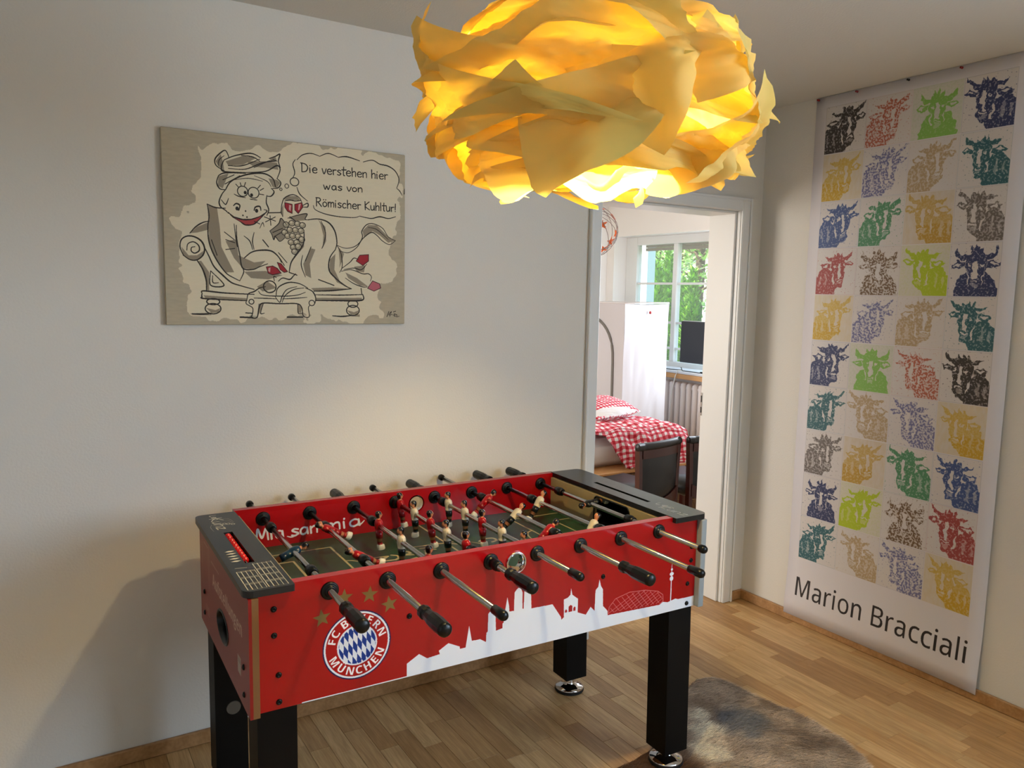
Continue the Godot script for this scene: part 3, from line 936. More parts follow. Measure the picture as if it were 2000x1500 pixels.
func foosball_table() -> void:
	var T := base("football_table", Vector3(-2.034, 0, 0.608), -0.0211)
	tag(T, "red table football game with a white skyline and a round crest on its side", "game table")
	# long side boards
	var fp := front_print()
	var fm := mat("front_print", Color.WHITE, 0.2, 0.0, {"albedo_texture": fp, "texture_repeat": false})
	var out := PackedVector2Array([Vector2(0, BOTY), Vector2(TL, BOTY), Vector2(TL, .872), Vector2(1.285, .872), Vector2(1.285, TOPY), Vector2(.083, TOPY), Vector2(.083, .872), Vector2(0, .872)])
	var cup := PackedVector2Array()
	for k in 20: cup.append(Vector2(.7005 + .0305 * cos(TAU * k / 20.0), .836 + .0305 * sin(TAU * k / 20.0)))
	for side in 2:
		var b := Mb.new()
		var name_ := "front_board" if side == 0 else "back_board"
		if side == 0:
			b.slab(out, cup, 0.026, 0.0, func(x, y, d): return tp(x, y, d), func(x, y): return Vector2(x / TL, (TOPY - y) / (TOPY - BOTY)))
			var m := put(name_, b.mesh(), null, T)
			# top edge and flanks read their colour from the red corner of the print
			m.material_override = fm
			m.set_meta("label", "red glossy board printed with a crest, four stars and a white city skyline")
		else:
			b.slab(out, cup, TW - 0.026, TW, func(x, y, d): return tp(x, y, d))
			put(name_, b.mesh(), M.table_red, T)
	# inner face lettering of the back board
	var bp := Pic.new(1024, 256, Color(0.60, 0.014, 0.04))
	var wt := Color(0.86, 0.86, 0.9)
	var U0 := .09; var U1 := .56; var Y0 := FIELDY; var Y1 := .872
	var bt := func(u: float, y: float) -> Vector2: return Vector2((u - U0) / (U1 - U0) * 1024, (Y1 - y) / (Y1 - Y0) * 256)
	handwrite(bp, "Mia", bt.call(.15, .781), bt.call(.243, .783), 85, 15, wt)
	handwrite(bp, "san", bt.call(.262, .782), bt.call(.355, .784), 85, 15, wt)
	handwrite(bp, "mia", bt.call(.375, .783), bt.call(.505, .787), 88, 15, wt)
	bp.pen(PackedVector2Array([bt.call(.485, .787), bt.call(.495, .79), bt.call(.508, .801)]), 12, wt)
	bp.pen(PackedVector2Array([bt.call(.247, .783), bt.call(.262, .779), bt.call(.285, .786)]), 11, wt)
	var ib := Mb.new()
	ib.quad_uv([tp(U0, Y0, .6832), tp(U1, Y0, .6832), tp(U1, Y1, .6832), tp(U0, Y1, .6832)], [Vector2(0, 1), Vector2(1, 1), Vector2(1, 0), Vector2(0, 0)])
	ib.box(tp(U0, Y0, .6839), tp(U1, Y1, .6834))
	var lt := put("slogan_strip", ib.mesh(), mat("slogan_print", Color.WHITE, 0.25, 0.0, {"albedo_texture": bp.tex(), "texture_repeat": false}), T)
	lt.set_meta("label", "white handwritten slogan on the red inner side")
	# end boards, left one with lettering and an oval ball opening
	var ep := Pic.new(1320, 620, Color(0.50, 0.06, 0.06))
	var V0 := -.02; var V1 := .64
	var et := func(v: float, y: float) -> Vector2: return Vector2((V1 - v) / (V1 - V0) * 1320, (.876 - y) / (.876 - BOTY) * 620)
	var sand := Color(0.66, 0.50, 0.42)
	ep.glyphs("Aufstellungen", true, 112, Color(0.74, 0.60, 0.52), func(v: Vector2) -> Vector2: return et.call(.245, .769) + Vector2(v.x * 1.02, -v.y * 0.95))
	for k in 9: ep.line(et.call(.455 - k * .013, .815), et.call(.447 - k * .013, .815), 9, sand)
	for q in [[.60, .86, .47, .86], [.60, .86, .60, .72], [.57, .84, .50, .84], [.50, .84, .50, .72], [.485, .86, .485, .72]]: ep.line(et.call(q[0], q[1]), et.call(q[2], q[3]), 5, sand)
	for k in 4: ep.line(et.call(.56, .655 - k * .007), et.call(.50, .655 - k * .007), 4, sand)
	ep.poly(PackedVector2Array([et.call(.112, .69), et.call(.075, .69), et.call(.075, .645), et.call(.112, .645)]), Color(0.62, 0.55, 0.5))
	ep.poly(PackedVector2Array([et.call(.107, .684), et.call(.08, .684), et.call(.08, .672), et.call(.107, .672)]), Color(0.5, 0.42, 0.38))
	var oval := PackedVector2Array()
	for k in 24: oval.append(Vector2(.300 + .072 * cos(TAU * k / 24.0), .683 + .037 * sin(TAU * k / 24.0)))
	var eout := PackedVector2Array([Vector2(V0, BOTY), Vector2(V1, BOTY), Vector2(V1, .871), Vector2(V0, .871)])
	var e := Mb.new()
	e.slab(eout, oval, -.0185, -.026, func(x, y, d): return tp(d, y, x), func(x, y): return Vector2((V1 - x) / (V1 - V0), (.876 - y) / (.876 - BOTY)))
	var em := put("end_board", e.mesh(), mat("end_print", Color.WHITE, 0.35, 0.0, {"albedo_texture": ep.tex(), "texture_repeat": false}), T)
	em.set_meta("label", "red end board lettered for line-ups with an oval ball opening")
	e = Mb.new()
	e.slab(eout, oval, -.003, -.0185, func(x, y, d): return tp(d, y, x))
	put("board_core", e.mesh(), M.raw_board, T)
	e = Mb.new(true)
	for k in 24:
		var a := TAU * k / 24.0; var a2 := TAU * (k + 1) / 24.0
		for st in 4:
			var f := [[.0715, .0365, -.026], [.0745, .0395, -.0285], [.078, .043, -.0280], [.079, .044, -.026]]
			if st < 3:
				var p: Array = f[st]; var q: Array = f[st + 1]
				e.quad(tp(p[2], .683 + p[1] * sin(a), .300 + p[0] * cos(a)), tp(p[2], .683 + p[1] * sin(a2), .300 + p[0] * cos(a2)), tp(q[2], .683 + q[1] * sin(a2), .300 + q[0] * cos(a2)), tp(q[2], .683 + q[1] * sin(a), .300 + q[0] * cos(a)))
	for k in 24:
		var a := TAU * k / 24.0; var a2 := TAU * (k + 1) / 24.0
		e.quad(tp(-.026, .683 + .0365 * sin(a), .300 + .0715 * cos(a)), tp(.0, .683 + .0365 * sin(a), .300 + .0715 * cos(a)), tp(.0, .683 + .0365 * sin(a2), .300 + .0715 * cos(a2)), tp(-.026, .683 + .0365 * sin(a2), .300 + .0715 * cos(a2)))
	put("opening_rim", e.mesh(), M.black_plastic, T)
	e = Mb.new()
	e.box(tp(.055, .63, .39), tp(.058, .735, .21))
	e.box(tp(-.001, .63, .39), tp(.058, .633, .21)); e.box(tp(-.001, .732, .39), tp(.058, .735, .21))
	e.box(tp(-.001, .63, .39), tp(.058, .735, .387)); e.box(tp(-.001, .63, .213), tp(.058, .735, .21))
	put("ball_chute", e.mesh(), M.black_plastic, T)
	e = Mb.new()
	e.cbox(tp(1.383, BOTY, V1), tp(1.4055, .871, V0), 0.002)
	put("end_board", e.mesh(), M.grey_edge, T)
	# inner end walls and goals
	for s in [[.084, .098, 1], [1.268, 1.282, -1]]:
		var g := Mb.new()
		var opening := PackedVector2Array()
		for c in [[.205, FIELDY + .002], [.402, FIELDY + .002]]: opening.append(Vector2(c[0], c[1]))
		for k in 5: opening.append(Vector2(.402 - .018 * (1 - cos(PI / 2 * k / 4.0)), .848 + .018 * sin(PI / 2 * k / 4.0)))
		for k in 5: opening.append(Vector2(.223 - .018 * sin(PI / 2 * k / 4.0), .848 + .018 * cos(PI / 2 * k / 4.0)))
		var wall := PackedVector2Array([Vector2(.027, FIELDY), Vector2(.683, FIELDY), Vector2(.683, .871), Vector2(.027, .871)])
		g.slab(wall, opening, s[0], s[1], func(x, y, d): return tp(d, y, x))
		put("inner_end_wall", g.mesh(), M.cream_board, T)
		var gb := Mb.new()
		var back: float = s[0] - .05 if s[2] > 0 else s[1] + .075
		var mouth: float = s[0] - .001 if s[2] > 0 else s[1] + .001
		gb.box(tp(minf(back, back + .003 * s[2]), FIELDY - .01, .42), tp(maxf(back, back + .003 * s[2]), .870, .19))
		gb.box(tp(minf(back, mouth), FIELDY - .012, .42), tp(maxf(back, mouth), FIELDY, .19))
		gb.box(tp(minf(back, mouth), FIELDY, .424), tp(maxf(back, mouth), .870, .412))
		gb.box(tp(minf(back, mouth), FIELDY, .198), tp(maxf(back, mouth), .870, .186))
		put("goal", gb.mesh(), M.black_plastic, T)
		var rim := Mb.new(true)
		var path := []
		for k in opening.size() + 1:
			var q := opening[k % opening.size()]
			path.append(tp(s[1] if s[2] > 0 else s[0], q.y, q.x))
		rim.tube(path, .003, 6)
		put("goal_rim", rim.mesh(), M.black_plastic, T)
	# playing field
	var fb := Mb.new()
	fb.quad_uv([tp(.098, FIELDY, .027), tp(1.268, FIELDY, .027), tp(1.268, FIELDY, .683), tp(.098, FIELDY, .683)], [Vector2(0, 1), Vector2(1, 1), Vector2(1, 0), Vector2(0, 0)])
	fb.st.set_uv(Vector2(0.02, 0.02))
	fb.box(tp(.0975, FIELDY - .012, .683), tp(1.2685, FIELDY - .0004, .027))
	var fld := put("playing_field", fb.mesh(), mat("field_print", Color.WHITE, 0.3, 0.0, {"albedo_texture": field_print(.098, 1.268, .027, .683), "texture_repeat": false}), T)
	fld.set_meta("label", "dark green pitch with cream lines and large letters")
	put("bottom_board", boxm(tp(.0, .60, .683), tp(TL, .612, .027)), M.raw_board, T)
	# black end caps with a slot for the counter
	for s in [[-.035, .083, true], [1.275, 1.409, false]]:
		var u0: float = s[0]; var u1: float = s[1]
		var va := -.016; var vb := .675 if s[2] else .697
		var rnd := PackedVector2Array()
		var rr := .022
		for c in [[u0 + rr, va + rr, PI], [u1 - .004, va + .004, PI * 1.5], [u1 - .004, vb - .004, 0.0], [u0 + rr, vb - rr, PI / 2]] if s[2] else [[u0 + .004, va + .004, PI], [u1 - rr, va + rr, PI * 1.5], [u1 - rr, vb - rr, 0.0], [u0 + .004, vb - .004, PI / 2]]:
			var cr := rr if (absf(c[0] - u0 - rr) < 1e-5 or absf(c[0] - u1 + rr) < 1e-5) else .004
			for k in 5: rnd.append(Vector2(c[0] + cr * cos(c[2] + PI / 2 * k / 4.0), c[1] + cr * sin(c[2] + PI / 2 * k / 4.0)))
		var slot := PackedVector2Array()
		var sl := [.011, .035, .184, .466] if s[2] else [1.322, 1.338, .178, .482]
		for c in [[sl[0], sl[2]], [sl[1], sl[2]], [sl[1], sl[3]], [sl[0], sl[3]]]: slot.append(Vector2(c[0], c[1]))
		var cb := Mb.new()
		cb.slab(rnd, slot, .873, .8895, func(x, y, d): return tp(x, d, y), func(x, y): return Vector2((x - u0) / (u1 - u0), (vb - y) / (vb - va)))
		var cm := put("end_cap", cb.mesh(), mat("cap_print_%d" % int(u1 * 100), Color.WHITE, 0.36 if s[2] else 0.24, 0.0, {"albedo_texture": cap_print(u0, u1, va, vb, s[2]), "texture_repeat": false}), T)
		cm.set_meta("label", "black end cap printed with score grids and script" if s[2] else "black end cap with a narrow slot")
		put("slot_tray", boxm(tp(sl[0] - .004, .862, sl[3] + .004), tp(sl[1] + .004, .8665, sl[2] - .004)), M.rubber, T)
		if s[2]:
			var wire := Mb.new(true)
			wire.rod(tp(.021, .879, .466), tp(.021, .879, .184), .0018, 8)
			var wr := put("counter_wire", wire.mesh(), M.steel, T)
			var bead := Mb.new(true)
			bead.lathe([Vector2(.003, -.0085), Vector2(.0085, -.007), Vector2(.0105, 0), Vector2(.0085, .007), Vector2(.003, .0085)], 14, Vector3.ZERO, Vector3.BACK)
			var bm := bead.mesh()
			for k in 10:
				var v := .455 - .0185 * k if k < 2 else .405 - .0245 * (k - 2)
				put("score_bead", bm, M.bead_red, wr, tp(.021, .879, v))
	# legs
	for q in [[0.0, .02, 0], [1.3067, .0204, 1], [0.0, .594, 0], [1.3067, .594, 1]]:
		var lg := Mb.new()
		var s := .0955
		var u: float = q[0] - (.002 if q[2] == 0 else 0.0); var v: float = q[1]
		var du: float = -.012 if q[2] == 1 else 0.0
		# leans out a little: top slightly inside the foot
		var c := [[0, 0], [s, 0], [s, s], [0, s]]
		var lo := []; var hi := []
		for k in 4:
			lo.append(tp(u + c[k][0], .0647, v + c[k][1])); hi.append(tp(u + du + c[k][0], .62, v + c[k][1]))
		for k in 4: lg.quad(lo[k], lo[(k + 1) % 4], hi[(k + 1) % 4], hi[k])
		lg.quad(hi[0], hi[1], hi[2], hi[3]); lg.quad(lo[3], lo[2], lo[1], lo[0])
		var leg := put("leg", lg.mesh(), M.black_leg, T)
		var f := Mb.new(true)
		var fc := tp(u + s / 2, 0, v + s / 2)
		var lift := .011 if (q[2] == 1 and v < .3) else .0008
		f.lathe([Vector2(0, .010 + lift), Vector2(.0555, .010 + lift), Vector2(.057, .013 + lift), Vector2(.054, .017 + lift), Vector2(.036, .023 + lift), Vector2(.021, .030 + lift), Vector2(.0195, .036 + lift), Vector2(.019, .066), Vector2(0, .066)], 40, fc)
		var ft := put("foot", f.mesh(), M.chrome, leg)
		ft.set_meta("label", "chrome levelling foot")
		f = Mb.new()
		f.lathe([Vector2(0, lift), Vector2(.057, lift), Vector2(.0585, .003 + lift), Vector2(.058, .011 + lift), Vector2(0, .0112 + lift)], 40, fc)
		put("foot_pad", f.mesh(), M.rubber, leg)
	var dc := Mb.new()
	dc.lathe([Vector2(0, 0), Vector2(.0215, 0), Vector2(.0205, .003), Vector2(0, .003)], 28, tp(.052, .292, .594), Vector3.BACK)
	put("leg_cover_disc", dc.mesh(), M.felt_grey, T)
	# screws
	var sc := Mb.new(true)
	sc.lathe([Vector2(.0075, 0), Vector2(.0072, .002), Vector2(.005, .0042), Vector2(.0028, .0046), Vector2(.0024, .003), Vector2(0, .003)], 14, Vector3.ZERO, Vector3.BACK)
	var scm := sc.mesh()
	for q in [[.036, .831], [.036, .766], [.0455, .666], [.0455, .598], [.381, .745], [1.007, .743], [1.361, .781], [1.361, .736], [1.350, .660], [1.350, .594]]:
		put("screw", scm, M.screw_black, T, tp(q[0], q[1], 0))
	for q in [[.571, .687], [.573, .622], [.04, .685], [.04, .616]]:
		var o := put("screw", scm, M.screw_black, T, tp(-.026, q[1], q[0]))
		o.rotation.y = -PI / 2
	# chrome ball-feed cups in both side boards
	for v in [0.0, TW]:
		var ring := Mb.new(true)
		var out_ := 1.0 if v == 0.0 else -1.0
		ring.lathe([Vector2(.031, -.026), Vector2(.031, .0005), Vector2(.0325, .0035), Vector2(.030, .006), Vector2(.0262, .0045), Vector2(.0255, -.026)], 32, tp(.7005, .836, v), Vector3(0, 0, out_))
		var rg := put("ball_feed_ring", ring.mesh(), M.chrome, T)
		if v == 0.0:
			# half-round lip that the ball is dropped over
			var lip := Mb.new(true)
			var rows := []
			for i in 7:
				var row := []
				for k in 13:
					var an := PI + PI * k / 12.0; var t := i / 6.0
					var rr := .0255 * cos(t * 1.35)
					row.append(tp(.7005 + rr * cos(an), .834 + rr * sin(an) * 0.95, -.001 - .024 * sin(t * 1.35)))
				rows.append(row)
			lip.sheet(rows)
			put("ball_feed_lip", lip.mesh(), M.chrome, rg)
	# bars with figures, grips, bumpers
	var kinds := {
		"R": player_mesh(Color(0.60, 0.04, 0.06), Color(0.52, 0.03, 0.05), Color(0.55, 0.05, 0.06), Color(0.05, 0.035, 0.03)),
		"W": player_mesh(Color(0.78, 0.74, 0.66), Color(0.05, 0.05, 0.055), Color(0.06, 0.05, 0.05), Color(0.04, 0.03, 0.025)),
		"G": player_mesh(Color(0.07, 0.19, 0.27), Color(0.06, 0.15, 0.22), Color(0.5, 0.25, 0.14), Color(0.03, 0.03, 0.03)),
		"B": player_mesh(Color(0.05, 0.05, 0.055), Color(0.04, 0.04, 0.045), Color(0.5, 0.5, 0.48), Color(0.03, 0.03, 0.03))}
	var kindname := {"R": "red shirted figure", "W": "white shirted figure with black shorts", "G": "blue goalkeeper figure", "B": "black goalkeeper figure"}
	# front end, back end, grip in front?, figures [kind, v, tilt], bumpers
	var bars := [
		[-.215, .866, true, [["G", .325, -68.0]], [.578, .15]],
		[-.318, .896, true, [["R", .483, 62.0], ["R", .208, 62.0]], [.513, .165]],
		[-.315, .875, false, [["R", .45, 3.0], ["W", .268, 2.0], ["R", .078, 0.0]], [.504, .03]],
		[-.20, .893, true, [["R", .633, 8.0], ["W", .516, 5.0], ["R", .389, 8.0], ["W", .273, 6.0], ["R", .145, 6.0]], [.672, .10]],
		[-.195, .888, false, [["W", .569, 4.0], ["W", .446, 4.0], ["R", .325, 4.0], ["W", .198, 4.0], ["W", .071, 0.0]], [.61, .04]],
		[-.295, .932, true, [["R", .566, -48.0], ["W", .366, -48.0], ["R", .168, -50.0]], [.602, .13]],
		[-.325, .912, false, [["W", .458, -34.0], ["W", .142, -34.0]], [.502, .10]],
		[-.186, .906, false, [["B", .362, 95.0]], [.551, .14]]]
	var grip := Mb.new()
	grip.lathe([Vector2(.0, 0), Vector2(.0155, 0), Vector2(.0165, .004), Vector2(.0165, .016), Vector2(.0135, .021), Vector2(.0135, .03), Vector2(.0175, .055), Vector2(.0180, .085), Vector2(.0172, .112), Vector2(.0172, .1125)], 10, Vector3.ZERO, Vector3.BACK)
	var gripm := grip.mesh()
	grip = Mb.new(true)
	grip.lathe([Vector2(.0172, .112), Vector2(.0165, .118), Vector2(.012, .122), Vector2(0, .1235)], 20, Vector3.ZERO, Vector3.BACK)
	var gripend := grip.mesh()
	var cap := Mb.new(true)
	cap.lathe([Vector2(0, -.026), Vector2(.0115, -.026), Vector2(.0118, -.006), Vector2(.0125, -.004), Vector2(.0125, .016), Vector2(.010, .022), Vector2(0, .024)], 16, Vector3.ZERO, Vector3.BACK)
	var capm := cap.mesh()
	cap = Mb.new(true)
	cap.lathe([Vector2(0, -.004), Vector2(.011, -.004), Vector2(.0125, .002), Vector2(.0125, .012), Vector2(.010, .018), Vector2(0, .020)], 16, Vector3.ZERO, Vector3.BACK)
	var capshort := cap.mesh()
	var bump := Mb.new(true)
	bump.lathe([Vector2(.009, -.019), Vector2(.013, -.019), Vector2(.0145, -.016), Vector2(.0140, -.008), Vector2(.0155, -.004), Vector2(.0155, .008), Vector2(.0130, .012), Vector2(.0130, .019), Vector2(.009, .019)], 16, Vector3.ZERO, Vector3.BACK)
	var bumpm := bump.mesh()
	var bush := Mb.new(true)
	bush.lathe([Vector2(.0085, .011), Vector2(.0115, .012), Vector2(.0135, .0105), Vector2(.014, .0065), Vector2(.0165, .0055), Vector2(.0195, .0065), Vector2(.0215, .005), Vector2(.0228, .0015), Vector2(.0228, -.001)], 28, Vector3.ZERO, Vector3.BACK)
	var bushm := bush.mesh()
	for k in 8:
		var u := .171 + .1497 * k
		var d: Array = bars[k]
		for q in [[0.0, 0.0], [.6835, 0.0], [.026, PI], [TW, PI]]:
			var o := put("bar_bushing", bushm, M.black_plastic, T, tp(u, RODY, q[0]))
			o.rotation.y = q[1]
		var rb := Mb.new(true)
		rb.rod(Vector3(0, 0, -d[0]), Vector3(0, 0, -d[1]), .0079, 16)
		var bar := put("bar", rb.mesh(), M.steel, T, tp(u, RODY, 0))
		var fz: float = -d[0]; var bz: float = -d[1]
		if d[2]:
			var g := put("grip", gripm, M.black_plastic, bar, Vector3(0, 0, fz - .10))
			put("grip", gripend, M.black_plastic, bar, Vector3(0, 0, fz - .10))
			var c := put("bar_end", capshort, M.black_plastic, bar, Vector3(0, 0, bz))
			c.rotation.y = PI
		else:
			put("bar_end", capm if k != 7 else capshort, M.black_plastic, bar, Vector3(0, 0, fz - .002))
			var g := put("grip", gripm, M.black_plastic, bar, Vector3(0, 0, bz + .10))
			g.rotation.y = PI
			g = put("grip", gripend, M.black_plastic, bar, Vector3(0, 0, bz + .10))
			g.rotation.y = PI
		for v in d[4]: put("bumper", bumpm, M.black_plastic, bar, Vector3(0, 0, -v))
		if k == 3: put("bumper", bumpm, M.black_plastic, bar, Vector3(0, 0, .03))
		for f in d[3]:
			var o := put("player_figure", kinds[f[0]], M.figure, bar, Vector3(0, 0, -f[1]))
			o.set_meta("label", kindname[f[0]])
			var facing := 0.0 if f[0] in ["R", "G"] else PI
			o.basis = Basis(Vector3.BACK, deg_to_rad(f[2])) * Basis(Vector3.UP, facing)

# ---------------------------------------------------------------- pendant lamp
func pendant_lamp() -> void:
	var C := Vector3(-2.112, 2.0, 1.352)
	var L := base("pendant_lamp", C)
	tag(L, "crumpled yellow paper pendant lamp glowing above the football table", "lamp")
	var paper := mat("yellow_paper", Color(0.86, 0.75, 0.42), 0.75, 0.0, {"backlight_enabled": true, "backlight": Color(0.76, 0.715, 0.41), "cull_mode": BaseMaterial3D.CULL_DISABLED})
	var b := Mb.new(true)
	b.lathe([Vector2(0, .5), Vector2(.055, .5), Vector2(.055, .478), Vector2(.045, .455), Vector2(0, .45)], 24)
	put("ceiling_rose", b.mesh(), M.cord_white, L)
	b = Mb.new(true)
	b.rod(Vector3(0, .02, 0), Vector3(0, .46, 0), .0035, 8)
	put("cord", b.mesh(), M.cord_white, L)
	b = Mb.new(true)
	b.lathe([Vector2(0, .04), Vector2(.02, .035), Vector2(.022, -.01), Vector2(0, -.012)], 16)
	put("socket", b.mesh(), M.cord_white, L)
	b = Mb.new(true)
	b.lathe([Vector2(.013, -.012), Vector2(.016, -.03), Vector2(.030, -.055), Vector2(.034, -.072), Vector2(.030, -.09), Vector2(.018, -.103), Vector2(0, -.107)], 20)
	var glow := mat("bulb_glow", Color(1, 0.95, 0.8), 0.4, 0.0, {"emission_enabled": true, "emission": Color(1.0, 0.86, 0.55), "emission_energy_multiplier": 6.0})
	put("bulb", b.mesh(), glow, L)
	var o := OmniLight3D.new()
	o.name = "bulb_light"
	L.add_child(o)
	o.position = Vector3(0, -.07, 0)
	o.light_energy = LAMP_E; o.light_color = Color(1.0, 0.90, 0.66); o.light_size = 0.03; o.omni_range = 12.0; o.omni_attenuation = 2.0; o.shadow_enabled = true
	# wire frame that carries the sheets
	b = Mb.new(true)
	for k in 3:
		var y: float = [-.10, .03, .14][k]; var r: float = [.20, .24, .15][k]
		var path := []
		for i in 33: path.append(Vector3(r * cos(TAU * i / 32.0), y, r * sin(TAU * i / 32.0)))
		b.tube(path, .0012, 5)
	for k in 4:
		var a := TAU * k / 4.0
		b.tube([Vector3(0, .2, 0), Vector3(.15 * cos(a), .14, .15 * sin(a)), Vector3(.24 * cos(a), .03, .24 * sin(a)), Vector3(.20 * cos(a), -.10, .20 * sin(a))], .0012, 5)
	put("wire_frame", b.mesh(), M.cord_white, L)
	var big := noise(31, 0.9, 2); var fine := noise(47, 2.2, 3); var crease := noise(53, 5.0, 2)
	fine.fractal_type = FastNoiseLite.FRACTAL_RIDGED
	# each sheet: azimuth, elevation, half width, half height, roll, outward, curl, wave
	var n := 44
	for d in SHEETS:
		var rows := []
		var az := deg_to_rad(d[0]); var el := deg_to_rad(d[1]); var roll := deg_to_rad(d[4])
		var off := Vector3(d[0] * 0.031, d[1] * 0.05, d[4] * 0.02)
		for i in n + 1:
			var row := []
			for j in n + 1:
				var s := 2.0 * j / n - 1.0; var t := 2.0 * i / n - 1.0
				# wavy outline with pulled-out corners
				var edge_s := pow(absf(s), 3.0); var edge_t := pow(absf(t), 3.0)
				var pull := 1.0 + 0.34 * pow(absf(s * t), 2.5) + 0.16 * (edge_s + edge_t) * sin(3.1 * s + 2.3 * t + off.x * 5.0) * 0.6
				var x: float = (s * cos(roll) - t * sin(roll)) * d[2] * pull
				var y: float = (s * sin(roll) + t * cos(roll)) * d[3] * pull
				var th := clampf(el + y, -1.35, 1.5)
				var ph := az + x / maxf(0.45, cos(th))
				var e := edge_s + edge_t
				var q := Vector3(s, t, 0) + off
				var fold := sin(2.6 * (s * cos(off.x * 3.0) + t * sin(off.x * 3.0)) + off.y * 4.0)
				var rr: float = d[5] + d[6] * e + d[7] * fold * (0.5 + 0.5 * e) + 0.10 * big.get_noise_3d(q.x * 0.9, q.y * 0.9, q.z) + 0.045 * (fine.get_noise_3d(q.x * 0.75, q.y * 0.75, q.z) - 0.3) + 0.012 * absf(crease.get_noise_3d(q.x, q.y * 1.3, q.z)) + 0.03 * absf(crease.get_noise_3d(q.x * 0.4, q.y * 0.4, q.z + 3.0))
				# loose lower hem falls in ruffles
				var low := smoothstep(0.1, -1.0, y / d[3])
				rr += 0.10 * low * sin(6.0 * x / d[2] + off.x * 9.0) + 0.05 * low * sin(11.0 * x / d[2] + off.y * 7.0)
				th += 0.07 * low * sin(4.6 * x / d[2] + off.y * 6.0)
				var cw := cos(th) if th > 0.0 else pow(maxf(cos(th), 0.02), 0.6)
				row.append(Vector3(cw * cos(ph) * LAMP_R * rr, sin(th) * (LAMP_UP if th > 0.0 else LAMP_DOWN) * rr, cw * sin(ph) * LAMP_R * rr))
			rows.append(row)
		var m := Mb.new(true)
		m.sheet(rows)
		put("paper_sheet", m.mesh(), paper, L)

# ---------------------------------------------------------------- painting
func wall_painting() -> void:
	var W := 1400; var H := 1044
	var p := Pic.new(W, H, Color(0.66, 0.61, 0.50))
	var light := Pic.new(W, H, Color.BLACK)
	for q in P_LIGHT: light.flat(q, Color.WHITE)
	var n := noise(77, 0.006, 3); var br := noise(78, 0.03, 3)
	var dark := Color(0.68, 0.635, 0.545); var cream := Color(0.86, 0.815, 0.705)
	for y in range(0, H, 3):
		for x in range(0, W, 3):
			var wx := clampi(x + int(n.get_noise_2d(x, y) * 60.0), 0, W - 1); var wy := clampi(y + int(n.get_noise_2d(x + 900, y) * 60.0), 0, H - 1)
			var m := light.im.get_pixel(wx, wy).r
			var c := dark.lerp(cream, m)
			c = c.lerp(Color(0.76, 0.71, 0.61), 0.35 * clampf(0.5 + br.get_noise_2d(x * 0.4, y * 1.6), 0, 1) * (1.0 - m * 0.7))
			p.im.fill_rect(Rect2i(x, y, 3, 3), c)
	for q in P_GREY: p.flat(q, Color(0.57, 0.52, 0.44))
	for q in P_RED: p.flat(q, Color(0.66, 0.25, 0.25))
	for q in P_HOOF: p.flat(q, Color(0.62, 0.14, 0.18))
	for q in P_PINK: p.flat(q, Color(0.72, 0.38, 0.42))
	for group in [P_RED, P_HOOF, P_PINK]:
		for q in group:
			var edge := PackedVector2Array()
			for i in range(0, q.size() + 2, 2): edge.append(Vector2(q[i % q.size()], q[(i + 1) % q.size()]))
			p.pen(edge, 4.5, Color(0.22, 0.10, 0.10), 0.2, false)
	for q in P_SHINE: p.flat(q, Color(0.80, 0.62, 0.60))
	var ink := Color(0.17, 0.14, 0.12)
	for k in P_RINGS.size():
		var r: Array = P_RINGS[k]
		if k < 2: p.disc(r[1], r[2], r[3], r[4], Color(0.84, 0.80, 0.70))
		if k >= 12: p.disc(r[1], r[2], r[3], r[4], Color(0.66, 0.61, 0.51)); p.disc(r[1] - 4, r[2] - 5, r[3] * 0.45, r[4] * 0.45, Color(0.82, 0.77, 0.66))
		p.ring(r[1], r[2], r[3], r[4], r[0] * 1.3, ink)
	for s in P_STROKES:
		var q := PackedVector2Array()
		for i in range(1, s.size(), 2): q.append(Vector2(s[i], s[i + 1]))
		p.pen(q, s[0] * 1.5, ink)
	for q in [[428, 306, 8], [463, 317, 8], [382, 397, 9], [489, 402, 9], [428, 408, 4], [413, 433, 4], [435, 441, 4]]: p.disc(q[0], q[1], q[2], q[2] * 1.2, ink)
	handwrite(p, "Die verstehen hier", Vector2(751, 161), Vector2(1292, 157), 50, 6.4, ink)
	handwrite(p, "was von", Vector2(880, 249), Vector2(1130, 247), 42, 6.4, ink)
	handwrite(p, "Römischer Kuhltur!", Vector2(836, 350), Vector2(1352, 349), 48, 6.4, ink)
	var x0 := -2.7776; var x1 := -1.9482; var y0 := 1.4568; var y1 := 2.0756
	var b := Mb.new()
	b.st.set_uv(Vector2(0.01, 0.3))
	b.cbox(Vector3(x0, y0, 0.0012), Vector3(x1, y1, 0.0198), 0.003)
	b.quad_uv([Vector3(x0 + .002, y0 + .002, .02), Vector3(x1 - .002, y0 + .002, .02), Vector3(x1 - .002, y1 - .002, .02), Vector3(x0 + .002, y1 - .002, .02)], [Vector2(0, 1), Vector2(1, 1), Vector2(1, 0), Vector2(0, 0)])
	var weave := rough_tex(9, 256, 0.3)
	var m := mat("canvas_print", Color.WHITE, 0.8, 0.0, {"albedo_texture": p.tex(), "texture_repeat": false})
	var o := put("canvas_painting", b.mesh(), m)
	tag(o, "canvas cartoon of a cow lounging on a sofa under a thought bubble", "painting")

